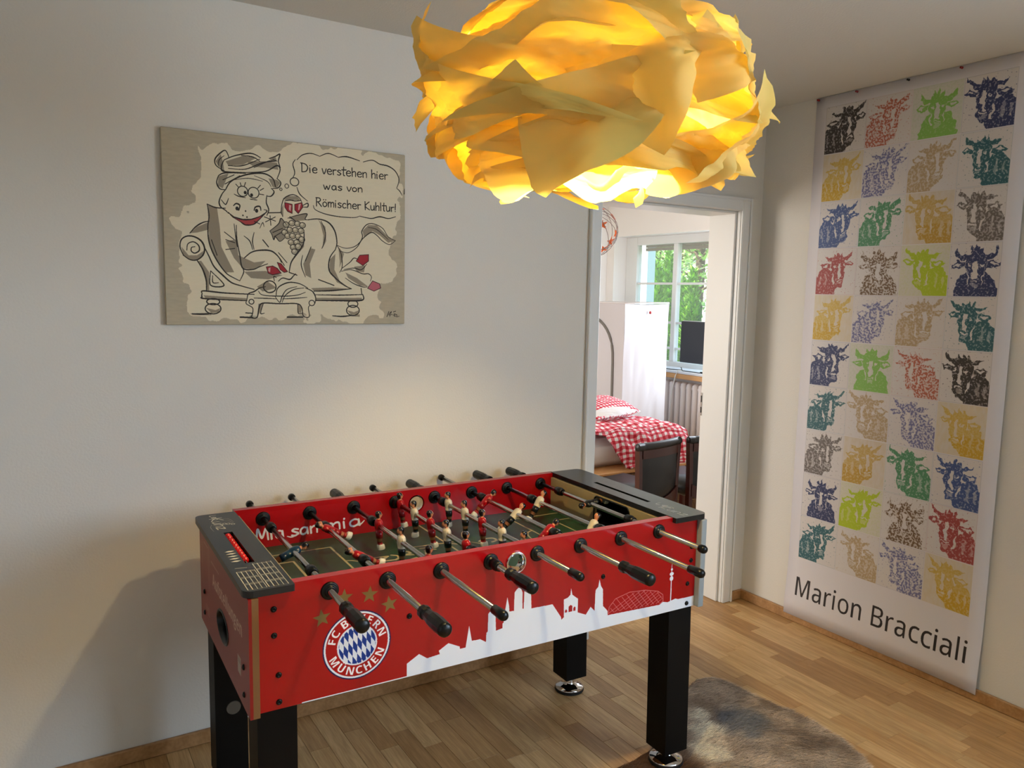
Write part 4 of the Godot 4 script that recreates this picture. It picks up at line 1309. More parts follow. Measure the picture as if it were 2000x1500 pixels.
# ---------------------------------------------------------------- poster
const COWS := [
	["k", 1, 0], ["o", 1, 1], ["l", 0, 2], ["n", -1, 0], ["y", 1, 3], ["v", 1, 1], ["b", 1, 4], ["t", -1, 0], ["u", 1, 0], ["g", 1, 0], ["c", -1, 3], ["d", -1, 4],
	["r", 1, 0], ["w", 0, 1], ["m", -1, 2], ["n", 0, 0], ["y", 1, 3], ["v", 1, 1], ["b", 1, 4], ["t", -1, 0], ["n", 1, 0], ["l", 0, 2], ["o", -1, 1], ["k", -1, 0],
	["t", 1, 0], ["b", -1, 4], ["v", -1, 1], ["y", -1, 3], ["d", 1, 4], ["c", 1, 3], ["g", -1, 0], ["u", -1, 0], ["n", 0, 0], ["m", 1, 2], ["w", 0, 1], ["r", -1, 0],
	["t", 1, 0], ["b", -1, 4], ["v", -1, 1], ["y", -1, 3]]
const INK := {"k": Color(0.20, 0.17, 0.16), "o": Color(0.68, 0.36, 0.27), "l": Color(0.50, 0.70, 0.32), "n": Color(0.16, 0.19, 0.35), "y": Color(0.76, 0.61, 0.18), "v": Color(0.42, 0.42, 0.58), "b": Color(0.66, 0.55, 0.38), "t": Color(0.16, 0.35, 0.38), "u": Color(0.22, 0.30, 0.50), "g": Color(0.28, 0.52, 0.36), "c": Color(0.72, 0.57, 0.22), "d": Color(0.32, 0.28, 0.26), "r": Color(0.60, 0.24, 0.23), "w": Color(0.42, 0.32, 0.22), "m": Color(0.66, 0.74, 0.10)}

func cow_mask(size: int, face: int) -> Pic:
	# white: ink, grey: half tone, black: bare paper
	var p := Pic.new(size, size, Color.BLACK)
	var K := float(size)
	var W := Color.WHITE; var Z := Color.BLACK; var G := Color(0.5, 0.5, 0.5)
	var d := func(a: Array, c: Color) -> void:
		p.flat(a, c, K)
	if face == 0:
		d.call([.14, 1, .18, .72, .26, .58, .40, .52, .62, .52, .80, .58, .90, .74, .95, 1], W)
		d.call([.33, .26, .44, .17, .60, .17, .70, .27, .70, .46, .65, .62, .63, .80, .55, .87, .47, .87, .40, .80, .38, .62, .32, .45], W)
		d.call([.34, .25, .22, .22, .14, .10, .12, .22, .20, .32, .33, .33], W); d.call([.69, .25, .82, .21, .90, .09, .92, .22, .83, .32, .70, .33], W)
		d.call([.31, .36, .16, .34, .05, .40, .15, .48, .31, .45], W); d.call([.71, .36, .86, .34, .97, .40, .87, .48, .71, .45], W)
		d.call([.26, .38, .14, .38, .10, .41, .18, .44], Z); d.call([.76, .38, .88, .38, .92, .41, .84, .44], Z)
		d.call([.47, .34, .55, .34, .57, .66, .45, .66], Z); d.call([.37, .40, .44, .40, .43, .45], Z); d.call([.58, .40, .66, .40, .60, .45], Z)
		d.call([.44, .74, .59, .74, .57, .83, .46, .83], G); d.call([.45, .70, .58, .70, .58, .72, .45, .72], Z)
		d.call([.38, .18, .41, .08, .46, .15, .52, .06, .56, .15, .63, .10, .64, .20], W)
		d.call([.36, .50, .39, .60, .41, .76, .39, .77, .36, .62], Z); d.call([.67, .50, .64, .62, .64, .76, .66, .74], Z)
	else:
		d.call([0, 1, 0, .60, .08, .46, .24, .42, .40, .50, .52, .66, .56, .86, .48, 1], W)
		d.call([.36, .27, .46, .17, .62, .16, .72, .24, .75, .40, .72, .58, .71, .76, .66, .86, .55, .88, .48, .80, .45, .64, .38, .50], W)
		d.call([.38, .26, .26, .25, .16, .16, .24, .17, .34, .18, .44, .18], W); d.call([.66, .18, .78, .14, .93, .02, .90, .14, .80, .23, .70, .26], W)
		d.call([.36, .33, .20, .30, .06, .36, .14, .45, .34, .43], W); d.call([.73, .30, .86, .26, .97, .30, .90, .37, .75, .38], W)
		d.call([.31, .35, .18, .34, .12, .37, .20, .41], Z); d.call([.79, .31, .88, .29, .92, .31, .86, .34], Z)
		d.call([.55, .30, .62, .29, .65, .46, .62, .64, .56, .66, .57, .48], Z); d.call([.44, .38, .51, .37, .52, .42, .46, .43], Z); d.call([.68, .34, .73, .33, .73, .39], Z)
		d.call([.47, .38, .50, .38, .49, .41], W)
		d.call([.53, .73, .68, .72, .67, .78, .55, .80], G); d.call([.52, .69, .69, .67, .69, .69, .53, .72], Z)
		d.call([.40, .52, .44, .60, .47, .80, .44, .80, .40, .64], Z)
		d.call([.40, .19, .44, .08, .49, .15, .55, .06, .59, .14, .66, .09, .66, .19], W)
		d.call([.06, .62, .10, .58, .12, .80, .08, .86], G); d.call([.20, .56, .25, .54, .28, .80, .22, .84], G)
	return p

func poster() -> void:
	var K := 800.0
	var z0 := .2903; var z1 := 1.2264; var yb := .0335; var yt := 2.497
	var p := Pic.new(int((z1 - z0) * K), int((yt - yb) * K), Color(0.83, 0.81, 0.82))
	var cols := [.347, .552, .761, .969, 1.170]; var rows := []
	for k in 11: rows.append(lerpf(2.446, .327, k / 10.0))
	var masks := {}
	var S := 168
	for f in [0, 1]: masks[f] = cow_mask(S, f)
	var warp := noise(5, 0.035, 2); var spot := noise(6, 0.075, 2); var streak := noise(7, 0.06, 2)
	for k in 40:
		var d: Array = COWS[k]
		var r := k / 4; var c := k % 4
		var ox := int((cols[c] - z0) * K); var oy := int((yt - rows[r]) * K)
		var w := int((cols[c + 1] - cols[c]) * K) - 2; var h := int((rows[r] - rows[r + 1]) * K) - 2
		var inkc: Color = INK[d[0]]
		var paper := Color(0.81, 0.785, 0.775)
		var mk: Image = masks[absi(d[1])].im
		var sx := k * 211.0
		var zoom := 0.94 + 0.03 * (k * 7 % 5)
		for y in h:
			for x in w:
				var q := Vector2(x, y)
				var a := warp.get_noise_2d(x + sx, y); var b2 := warp.get_noise_2d(x + sx, y + 700)
				var ux := (x - w / 2.0) * zoom + w / 2.0 + a * 7.0; var uy := (y - h / 2.0) * zoom + h / 2.0 + b2 * 7.0
				var fx := ux / w * S
				if d[1] < 0: fx = S - 1 - fx
				var v := mk.get_pixel(clampi(int(fx), 0, S - 1), clampi(int(uy / h * S), 0, S - 1)).r
				var sp := spot.get_noise_2d(x * 1.3 + sx, y * 1.3)
				var t := 0.0
				if d[2] == 0: t = v * (0.95 if sp > -0.32 else 0.45) + (0.5 if v < 0.1 and sp > 0.62 else 0.0)
				elif d[2] == 1: t = (v if sp > -0.02 else v * 0.2) * 0.95 + (0.5 if v < 0.1 and sp > 0.60 else 0.0)
				elif d[2] == 2: t = v * (0.9 if sp > -0.35 else 0.65) + (0.16 if v < 0.1 and sp > 0.1 else 0.08)
				elif d[2] == 3: t = v * (0.62 if sp > 0.0 else 0.45) + 0.16 + 0.1 * streak.get_noise_2d(x + sx, y * 0.4) + (0.35 if v > 0.7 and y > h * 0.62 and sp > -0.2 else 0.0)
				else: t = v * (0.8 if sp > -0.12 else 0.4) + (0.35 if v < 0.1 and sp > 0.58 else 0.0)
				p.im.set_pixel(ox + x, oy + y, paper.lerp(inkc, clampf(t, 0, 1)))
		var edge := paper.lerp(inkc, 0.25)
		for e in [Rect2i(ox, oy, w, 1), Rect2i(ox, oy + h - 1, w, 1), Rect2i(ox, oy, 1, h), Rect2i(ox + w - 1, oy, 1, h)]: p.im.fill_rect(e, edge)
	# the name under the prints
	var t := TextMesh.new()
	var f := SystemFont.new()
	f.font_names = PackedStringArray(["Droid Sans"])
	t.font = f; t.text = "Marion Bracciali"; t.font_size = 64; t.depth = 0.0; t.pixel_size = 1.0 / 64.0; t.curve_step = 1.0
	var arr := t.get_mesh_arrays()
	var v: PackedVector3Array = arr[Mesh.ARRAY_VERTEX]
	var lo := v[0]; var hi := v[0]
	for q in v: lo = lo.min(q); hi = hi.max(q)
	var idx := PackedInt32Array(range(v.size()))
	if arr[Mesh.ARRAY_INDEX] != null and arr[Mesh.ARRAY_INDEX].size(): idx = arr[Mesh.ARRAY_INDEX]
	for i in range(0, idx.size() - 2, 3):
		var tri := PackedVector2Array()
		for k in 3:
			var q := v[idx[i + k]]
			tri.append(Vector2(lerpf(.348, 1.172, (q.x - lo.x) / (hi.x - lo.x)) - z0, yt - lerpf(.139, .238, (q.y - lo.y) / (hi.y - lo.y))) * K)
		p.poly(tri, Color(0.13, 0.10, 0.10))
	# sheet of paper, pinned at the top, loose along its near edge and over the skirting
	var ny := 40; var nz := 14
	var wave := noise(12, 1.6, 2)
	var front := []; var back := []
	for i in ny + 1:
		var rf := []; var rb := []
		for j in nz + 1:
			var y := lerpf(yt, yb, float(i) / ny); var z := lerpf(z0, z1, float(j) / nz)
			var x := -0.003 - 0.0025 * (0.5 + 0.5 * wave.get_noise_2d(z, y)) - 0.009 * pow(float(j) / nz, 8.0) * clampf((yt - y) * 2.0, 0, 1) - 0.0145 * smoothstep(0.30, 0.06, y)
			rf.append(Vector3(x - 0.0006, y, z)); rb.append(Vector3(x, y, z))
		front.append(rf); back.append(rb)
	var b := Mb.new(true)
	b.sheet(front, Vector2.ONE, true)
	b.st.set_uv(Vector2(0.01, 0.01))
	for i in ny:
		b.quad(back[i][0], back[i][1], back[i + 1][1], back[i + 1][0])
		for j in nz: b.quad(back[i][j], back[i + 1][j], back[i + 1][j + 1], back[i][j + 1])
		b.quad(front[i][0], back[i][0], back[i + 1][0], front[i + 1][0]); b.quad(front[i][nz], front[i + 1][nz], back[i + 1][nz], back[i][nz])
	for j in nz: b.quad(front[0][j], front[0][j + 1], back[0][j + 1], back[0][j]); b.quad(front[ny][j], back[ny][j], back[ny][j + 1], front[ny][j + 1])
	var o := put("poster", b.mesh(), mat("poster_print", Color.WHITE, 0.6, 0.0, {"albedo_texture": p.tex(), "texture_repeat": false}))
	tag(o, "ceiling-high white poster of forty coloured cow head prints above a name", "poster")
	# push pins
	var red := mat("pin_red", Color(0.55, 0.05, 0.06), 0.3)
	var blk := mat("pin_dark", Color(0.06, 0.06, 0.07), 0.3)
	var pin := Mb.new(true)
	pin.lathe([Vector2(0, -.004), Vector2(.0009, -.003), Vector2(.0009, 0)], 8, Vector3.ZERO, Vector3.LEFT)
	pin.lathe([Vector2(0, 0), Vector2(.0050, 0), Vector2(.0052, .0015), Vector2(.0030, .003), Vector2(.0028, .009), Vector2(.0042, .0105), Vector2(.0042, .012), Vector2(0, .0125)], 12, Vector3.ZERO, Vector3.LEFT)
	var pm := pin.mesh()
	var pl := ["red push pin at the poster's top corner nearest the doorway", "red push pin above the poster's orange cow print", "dark push pin above the poster's lime green cow print", "red push pin above the poster's gap between lime green and navy prints"]
	var pz := [.303, .500, .737, .955]
	for k in 4:
		var q := put("push_pin", pm, red if k != 2 else blk, null, Vector3(-.0075, 2.4885, pz[k]))
		tag(q, pl[k], "push pin", "push pins along the poster's top edge")

# ---------------------------------------------------------------- rug
const HIDE := [-.936, .570, -.865, .542, -.806, .556, -.775, .598, -.760, .694, -.750, .815, -.724, .938, -.725, 1.117, -.761, 1.223, -.799, 1.287, -.872, 1.372, -1.02, 1.47, -1.20, 1.56, -1.42, 1.58, -1.62, 1.48, -1.74, 1.30, -1.76, 1.08, -1.72, .92, -1.677, .874, -1.545, .855, -1.464, .852, -1.377, .828, -1.26, .775, -1.12, .69, -1.02, .61]
func hide_tone(x: float, z: float, n: FastNoiseLite) -> Color:
	var brown := Color(0.70, 0.62, 0.545)
	var c := brown.lerp(Color(0.84, 0.76, 0.68), clampf(0.5 + n.get_noise_2d(x * 9.0, z * 9.0), 0, 1))
	c = c.lerp(Color(0.52, 0.43, 0.36), 0.6 * smoothstep(0.05, 0.35, n.get_noise_2d(x * 2.2 + 9.0, z * 2.2)))
	var j := n.get_noise_2d(x * 16.0 + 40.0, z * 16.0) * 0.035
	var q := Vector2(x, z)
	var wp := minf(q.distance_to(Vector2(-1.12, .83)) - .065, minf(q.distance_to(Vector2(-1.21, .93)) - .07, q.distance_to(Vector2(-1.07, .75)) - .045))
	c = c.lerp(Color(0.46, 0.47, 0.50), 0.85 * smoothstep(.05, -.03, q.distance_to(Vector2(-.965, .86)) - .085 + j))
	c = c.lerp(Color(0.95, 0.91, 0.83), smoothstep(.02, -.03, wp + j))
	c = c.lerp(Color(0.38, 0.25, 0.16), smoothstep(-1.24, -1.36, x + j))
	return c

func rug() -> void:
	var pts := PackedVector2Array()
	var n0 := noise(4, 3.0, 2)
	for i in range(0, HIDE.size(), 2):
		var a := Vector2(HIDE[i], HIDE[i + 1]); var i2 := (i + 2) % HIDE.size()
		var b2 := Vector2(HIDE[i2], HIDE[i2 + 1])
		for k in 4:
			var q := a.lerp(b2, k / 4.0)
			pts.append(q + Vector2(n0.get_noise_2d(q.x * 4, q.y * 4), n0.get_noise_2d(q.x * 4 + 30, q.y * 4)) * .008)
	var R := base("cowhide_rug", Vector3(-1.2, 0, 1.1))
	tag(R, "brown and grey cowhide rug with a white patch under the table's front leg", "rug")
	var org := Vector3(-1.2, 0, 1.1)
	var b := Mb.new()
	b.slab(pts, PackedVector2Array(), 0.0006, 0.006, func(x, y, d): return Vector3(x, d, y) - org)
	put("hide", b.mesh(), mat("hide_base", Color(0.45, 0.38, 0.31), 0.95), R)
	# hairs
	var hb := Mb.new()
	hb.tri(Vector3(-.0011, 0, 0), Vector3(.0011, 0, 0), Vector3(0.0006, .007, .010))
	hb.tri(Vector3(-.0011, 0, 0), Vector3(.0006, .007, .010), Vector3(-.0004, .007, .010))
	hb.tri(Vector3(-.0004, .007, .010), Vector3(.0006, .007, .010), Vector3(0, .0095, .022))
	var mm := MultiMesh.new()
	mm.transform_format = MultiMesh.TRANSFORM_3D
	mm.use_colors = true
	mm.mesh = hb.mesh()
	var spots := []
	var hn := noise(15, 1.0, 3)
	var lo := Vector2(-1.8, .5); var hi := Vector2(-.7, 1.62)
	while spots.size() < 75000:
		var q := Vector2(rng.randf_range(lo.x, hi.x), rng.randf_range(lo.y, hi.y))
		if Geometry2D.is_point_in_polygon(q, pts): spots.append(q)
	mm.instance_count = spots.size()
	for i in spots.size():
		var q: Vector2 = spots[i]
		var turn := 0.7 + 1.1 * hn.get_noise_2d(q.x * 2.0, q.y * 2.0) + rng.randf_range(-.45, .45)
		var s := rng.randf_range(.75, 1.25)
		mm.set_instance_transform(i, Transform3D(Basis(Vector3.UP, turn).scaled(Vector3(s, s * rng.randf_range(.5, 1.0), s)), Vector3(q.x, .0055, q.y) - org))
		var c := hide_tone(q.x, q.y, hn)
		var f := rng.randf_range(.78, 1.22)
		mm.set_instance_color(i, s2l(Color(c.r * f, c.g * f, c.b * f)))
	var fur := MultiMeshInstance3D.new()
	fur.name = "fur"
	fur.multimesh = mm
	fur.material_override = mat("fur", Color.WHITE, 0.7, 0.0, {"vertex_color_use_as_albedo": true})
	fur.set_meta("kind", "stuff")
	R.add_child(fur)

# ---------------------------------------------------------------- bedroom behind the doorway
const WX := 2.1
func bedroom_shell() -> void:
	structure("wall_far", boxm(Vector3(-3.0, 0, -4.05), Vector3(2.45, 2.5, -3.85)), M.bedroom_paint, "pinkish white end wall of the bedroom beyond the doorway")
	var sb := Mb.new()
	sb.box(Vector3(-3.2, 0, -4.05), Vector3(-3.0, 2.5, -2.6)); sb.box(Vector3(-3.2, 0, -1.2), Vector3(-3.0, 2.5, -0.2)); sb.box(Vector3(-3.2, 0, -2.6), Vector3(-3.0, .8, -1.2)); sb.box(Vector3(-3.2, 2.2, -2.6), Vector3(-3.0, 2.5, -1.2))  # opening added in this unseen wall for the bedroom side light
	structure("wall_bedroom_side", sb.mesh(), M.bedroom_paint, "white bedroom wall hidden by the room wall")
	var b := Mb.new()
	var z0 := -3.736; var z1 := -0.9; var y0 := .86; var y1 := 2.175
	b.box(Vector3(WX, 0, -3.85), Vector3(2.45, 2.5, z0)); b.box(Vector3(WX, 0, z1), Vector3(2.45, 2.5, 0))
	b.box(Vector3(WX, 0, z0), Vector3(2.45, y0, z1)); b.box(Vector3(WX, y1, z0), Vector3(2.45, 2.5, z1))
	structure("wall_window_side", b.mesh(), M.bedroom_paint, "white bedroom wall with the garden window niche")
	# window: outer frame, mullions, muntins, panes
	var w := base("window_1", Vector3(2.3, 0, -2.3))
	tag(w, "white multi-pane garden window in the bedroom", "", "", "structure")
	var bar := func(called: String, ya: float, yb: float, za: float, zb: float, t: float) -> void:
		var m := Mb.new()
		m.cbox(Vector3(-t, ya, za + 2.3), Vector3(t, yb, zb + 2.3), .004)
		put(called, m.mesh(), M.white_lacquer, w)
	bar.call("frame_stile", y0, y1, z0, -3.565, .035); bar.call("frame_stile", y0, y1, -0.99, z1, .035)
	bar.call("frame_head", 2.09, y1, -3.565, -0.99, .035); bar.call("frame_foot", y0, .935, -3.565, -0.99, .035)
	var edges := [-3.565, -3.003, -2.45, -1.90, -1.35, -0.99]
	for k in 4: bar.call("mullion", .935, 2.09, edges[k + 1] - .030, edges[k + 1] + .030, .03)
	var ys := [.935, 1.062, 1.315, 1.70, 2.09]
	for k in 5:
		var za: float = edges[k] + (.030 if k > 0 else 0.0); var zb: float = edges[k + 1] - (.030 if k < 4 else 0.0)
		for r in 4:
			if r > 0: bar.call("muntin", ys[r] - .011, ys[r] + .011, za, zb, .018)
			put("pane", boxm(Vector3(-.003, ys[r] + (.011 if r > 0 else 0.0), za + 2.3), Vector3(.003, ys[r + 1] - (.011 if r < 3 else 0.0), zb + 2.3)), M.glass, w)
	var sh := mat("shutter", Color(0.50, 0.46, 0.40), 0.6)
	for k in 2: put("roller_slat", boxm(Vector3(.075, 2.035 + k * .035, -1.26), Vector3(.087, 2.068 + k * .035, 1.30), .003), sh, w)
	# sill board
	var s := Mb.new()
	s.cbox(Vector3(1.985, .862, z0), Vector3(2.27, .888, z1), .005)
	structure("window_sill_1", s.mesh(), mat("sill_white", Color(0.86, 0.88, 0.90), .4), "white board under the garden window")
	var e := Mb.new()
	e.cbox(Vector3(1.99, .815, z0), Vector3(2.10, .8615, z1), .004)
	structure("trim_1", e.mesh(), mat("warm_pine", Color(0.82, 0.62, 0.40), .5), "pine batten below the window board")

func gingham() -> ImageTexture:
	var p := Pic.new(128, 128, Color(0.93, 0.90, 0.90))
	var mid := Color(0.86, 0.40, 0.46); var full := Color(0.72, 0.08, 0.16)
	p.im.fill_rect(Rect2i(0, 0, 64, 128), mid); p.im.fill_rect(Rect2i(0, 0, 128, 64), mid)
	p.im.fill_rect(Rect2i(0, 0, 64, 64), full)
	return p.tex()

func bedroom_things() -> void:
	var cloth_n := noise(61, 1.0, 3)
	# wooden platform
	var pl := base("platform_bed", Vector3(0.2, 0, -1.85))
	tag(pl, "oak plank platform that carries the mattress in the bedroom", "bed")
	var oakd := mat("platform_oak", Color(0.50, 0.38, 0.25), .55, 0.0, {"albedo_texture": grain_tex(25, 256, 512, Color(0.45, 0.36, 0.28), Color(1, 1, 1), 4.0), "uv1_triplanar": true, "uv1_scale": Vector3(1.2, 1.6, 1.2)})
	for k in 3: put("front_plank", boxm(Vector3(-1.3, .002 + k * .126, .565), Vector3(1.0, .125 + k * .126, .59), .003), oakd, pl)
	put("top_board", boxm(Vector3(-1.3, .381, -.45), Vector3(1.0, .40, .60), .004), M.warm_pine, pl)
	put("side_board", boxm(Vector3(.975, .002, -.45), Vector3(1.0, .38, .56), .003), oakd, pl)
	# mattress
	var m := Mb.new(true)
	m.cbox(Vector3(-.75, 0, -.42), Vector3(.75, .20, .42), .05)
	var mt := put("mattress", m.mesh(), mat("sheet_white", Color(0.90, 0.89, 0.89), .9), null, Vector3(.15, .4005, -1.80))
	tag(mt, "white sheeted mattress lying on the oak platform", "mattress")
	# duvet
	var g := gingham()
	var check := mat("gingham", Color.WHITE, .9, 0.0, {"albedo_texture": g, "uv1_scale": Vector3(1, 1, 1)})
	var rows := []
	var under := []
	for i in 37:
		var row := []; var r2 := []
		for j in 31:
			var a := i / 36.0; var c := j / 30.0
			# a runs from the wall side over the top and down the front
			var run := a * .975
			var x := lerpf(-.32 + .44 * smoothstep(.44, .56, run) + .14 * smoothstep(.56, .975, run), .86, c)
			var y := .0; var z := .0
			if run < .475: z = -1.84 + run; y = .64 + .045 * sin(PI * clampf(run / .55, 0, 1))
			else:
				var t := (run - .475) / .50
				z = -1.365 + .085 * sin(minf(t * 2.2, 1.5)) + .04 * t; y = .665 - .25 * smoothstep(.02, 1.0, t)
			y += .028 * cloth_n.get_noise_2d(x * 4.0, run * 4.0) + .01 * cloth_n.get_noise_2d(x * 14.0, run * 14.0)
			y -= .04 * smoothstep(.9, 1.0, c)
			z += .02 * cloth_n.get_noise_2d(x * 6.0 + 20.0, run * 6.0)
			row.append(Vector3(x, maxf(y, .408), z)); r2.append(Vector3(x, maxf(y - .006, .404), z - .004))
		rows.append(row); under.append(r2)
	var d := Mb.new(true)
	for layer in [rows, under]:
		for i in 36:
			for j in 30:
				var q := [layer[i][j], layer[i][j + 1], layer[i + 1][j + 1], layer[i + 1][j]]
				var t := [Vector2(q[0].x / .05, i * .975 / 36 / .05), Vector2(q[1].x / .05, i * .975 / 36 / .05), Vector2(q[2].x / .05, (i + 1) * .975 / 36 / .05), Vector2(q[3].x / .05, (i + 1) * .975 / 36 / .05)]
				if layer == under: q.reverse(); t.reverse()
				d.quad_uv(q, t)
	var dv := put("duvet", d.mesh(), check)
	tag(dv, "red and white gingham duvet spilling over the mattress edge", "duvet")
	# pillow
	var pb := Mb.new(true)
	var pr := []
	var pu := []
	for i in 17:
		var r := []; var u := []
		for j in 17:
			var s := i / 8.0 - 1.0; var t := j / 8.0 - 1.0
			var h := .075 * pow(maxf(0.0, (1 - pow(absf(s), 3)) * (1 - pow(absf(t), 3))), .6) + .008 * cloth_n.get_noise_2d(s * 3, t * 3)
			r.append(Vector3(t * .24, h, s * .19)); u.append(Vector3(t * .24, -h * .8, s * .19))
		pr.append(r); pu.append(u)
	pb.sheet(pr, Vector2(15, 13)); pb.sheet(pu, Vector2(15, 13), true)
	var pw := put("pillow", pb.mesh(), check, null, Vector3(.68, .690, -2.07))
	pw.rotation_degrees = Vector3(10, 8, 3)
	tag(pw, "puffed red gingham pillow at the back of the bed", "pillow")
	var wb := Mb.new(true)
	var wr := []
	for i in 13:
		var r := []
		for j in 17:
			var s := i / 6.0 - 1.0; var t := j / 8.0 - 1.0
			r.append(Vector3(t * .20, .012 + .03 * pow(maxf(0.0, (1 - s * s) * (1 - t * t)), .5) + .02 * cloth_n.get_noise_2d(s * 5 + 9, t * 5), s * .10))
		wr.append(r)
	wb.sheet(wr)
	var wf := put("white_cloth", wb.mesh(), M.sheet_white, null, Vector3(.47, .712, -1.68))
	wf.rotation.y = .25
	tag(wf, "small crumpled white cloth lying on the gingham duvet", "cloth")
	# play tent
	var tent := base("fabric_tent", Vector3(1.36, 0, -2.90))
	tag(tent, "tall white fabric tent standing behind the bed", "tent")
	var fab := mat("tent_fabric", Color(0.82, 0.815, 0.83), .9, 0.0, {"backlight_enabled": true, "backlight": Color(0.55, 0.53, 0.54)})
	var panel := func(called: String, a: Vector3, c: Vector3, sag: Vector3) -> void:
		var rr := []
		for i in 25:
			var row := []
			for j in 17:
				var t := i / 24.0; var s := j / 16.0
				var q := a.lerp(c, s)
				q.y = lerpf(1.51 - .012 * sin(PI * s), .01, t)
				# two creases fall from the pin in the middle of the top hem
				var cr := 0.0
				for e in [-1, 1]: cr += exp(-pow((s - .5 - e * (.03 + .24 * t)) / .03, 2)) * smoothstep(.05, .12, t)
				q += sag * (.018 * sin(PI * s) * sin(PI * t) - .012 * cr + .012 * cloth_n.get_noise_2d(s * 7.0 + sag.x * 5, t * 1.5))
				row.append(q)
			rr.append(row)
		var mm := Mb.new(true)
		mm.sheet(rr, Vector2.ONE, true)
		put(called, mm.mesh(), fab, tent)
	panel.call("front_panel", Vector3(-.25, 0, .55), Vector3(.24, 0, .55), Vector3(0, 0, 1))
	panel.call("side_panel", Vector3(.24, 0, .55), Vector3(.24, 0, -.5), Vector3(1, 0, 0))
	# entrance side: cloth with an arched opening
	var arch := PackedVector2Array()
	for k in 17:
		var an := PI * k / 16.0
		arch.append(Vector2(.02 - .40 * cos(an), 1.0 + .40 * pow(sin(an), .8)))
	arch.append(Vector2(.42, .06)); arch.append(Vector2(-.38, .06))
	var sb := Mb.new()
	sb.slab(PackedVector2Array([Vector2(-.5, .01), Vector2(.55, .01), Vector2(.55, 1.51), Vector2(-.5, 1.51)]), arch, -.247, -.25, func(x, y, dd): return Vector3(dd, y, x))
	put("entrance_panel", sb.mesh(), fab, tent)
	panel.call("curtain", Vector3(-.225, 0, .40), Vector3(-.235, 0, -.40), Vector3(-1, 0, 0))
	var zp := Mb.new(true)
	var zpath := []
	for k in 12:
		var an := PI * .5 + PI * .5 * k / 11.0
		zpath.append(Vector3(-.256, 1.0 + .40 * pow(sin(an), .8), .02 - .40 * cos(an)))
	zpath.append(Vector3(-.256, .5, .425)); zpath.append(Vector3(-.256, .06, .425))
	zp.tube(zpath, .012, 6)
	put("zip", zp.mesh(), mat("zip_grey", Color(0.45, 0.44, 0.42), .7), tent)
	var hem := Mb.new(true)
	hem.tube([Vector3(-.25, 1.512, -.5), Vector3(-.25, 1.512, .55), Vector3(.24, 1.518, .55), Vector3(.24, 1.512, -.5)], .006, 6)
	put("hem_rod", hem.mesh(), M.sheet_white, tent)
	var bt := Mb.new(true)
	bt.lathe([Vector2(0, .012), Vector2(.008, .010), Vector2(.013, .004), Vector2(.013, 0)], 16, Vector3(.01, 1.435, .572), Vector3.BACK)
	var bo := put("button", bt.mesh(), mat("button_red", Color(0.62, 0.12, 0.13), .4), tent)
	bo.set_meta("label", "round red button")
	# radiator
	var rad := base("radiator", Vector3(2.05, .14, -2.1))
	tag(rad, "white ribbed column radiator under the garden window", "radiator")
	var rm := mat("radiator_white", Color(0.90, 0.86, 0.84), .4)
	for k in 19:
		var z := -.72 + k * .075
		var cb := Mb.new(true)
		cb.cbox(Vector3(-.045, 0, z), Vector3(.045, .64, z + .052), .018)
		put("column", cb.mesh(), rm, rad)
	var pipe := Mb.new(true)
	for y in [.05, .59]: pipe.rod(Vector3(0, y, -.72), Vector3(0, y, .68), .016, 10)
	put("header_pipe", pipe.mesh(), rm, rad)
	# screen on the sill, seen from behind
	var mon := base("computer_monitor", Vector3(2.12, .8885, -2.45))
	tag(mon, "dark flat monitor with its back turned, standing on the window board", "monitor")
	put("back_shell", boxm(Vector3(-.014, .07, -.265), Vector3(.012, .458, .30), .006), mat("shell_grey", Color(0.20, 0.20, 0.215), .5), mon)
	put("bezel", boxm(Vector3(.012, .066, -.27), Vector3(.020, .463, .305), .003), M.white_lacquer, mon)
	put("stand", boxm(Vector3(-.022, .008, .13), Vector3(-.014, .2, .19), .003), M.black_plastic, mon)
	put("foot", boxm(Vector3(-.07, .0, .06), Vector3(.06, .008, .26), .003), M.black_plastic, mon)
	# cables
	var cb1 := Mb.new(true)
	cb1.tube([Vector3(2.02, .892, -2.83), Vector3(2.0, .893, -2.72), Vector3(2.05, .893, -2.62), Vector3(2.02, .92, -2.60), Vector3(2.0, .893, -2.56), Vector3(1.995, .893, -2.3)], .004, 6)
	var k1 := put("cable", cb1.mesh(), mat("cable_dark", Color(0.12, 0.12, 0.13), .5))
	tag(k1, "thin dark cable looping along the window board", "cable")
	var cb2 := Mb.new(true)
	cb2.tube([Vector3(2.03, .893, -2.57), Vector3(1.978, .893, -2.60), Vector3(1.972, .84, -2.62), Vector3(1.974, .7, -2.66), Vector3(1.978, .45, -2.68), Vector3(1.98, .02, -2.7)], .005, 6)
	var k2 := put("cable", cb2.mesh(), M.cord_white)
	tag(k2, "white cable hanging down in front of the radiator", "cable")
	# tub chairs
	chair(Vector3(-.037, 0, -.635), .18, "black padded dark wood chair fully seen through the doorway")
	chair(Vector3(.40, 0, -.64), .0, "black padded dark wood chair half hidden by the door jamb")
	# ball of wire and paper stars under the bedroom ceiling
	var ball := base("wire_ball_lamp", Vector3(.09, 2.0, -1.5))
	tag(ball, "round wire hanging lamp with orange paper stars in the bedroom", "lamp")
	var wm := mat("wire_grey", Color(0.55, 0.50, 0.50), .5)
	for k in 7:
		var ax := Basis(Vector3(sin(k * 1.3), .3 * k - 1.0, cos(k * 1.3)).normalized(), k * .9)
		var path := []
		for i in 29: path.append(ax * Vector3(.17 * cos(TAU * i / 28.0), .17 * sin(TAU * i / 28.0), 0))
		var wbm := Mb.new(true)
		wbm.tube(path, .0022, 5)
		put("wire_ring", wbm.mesh(), wm, ball)
	var cordm := Mb.new(true)
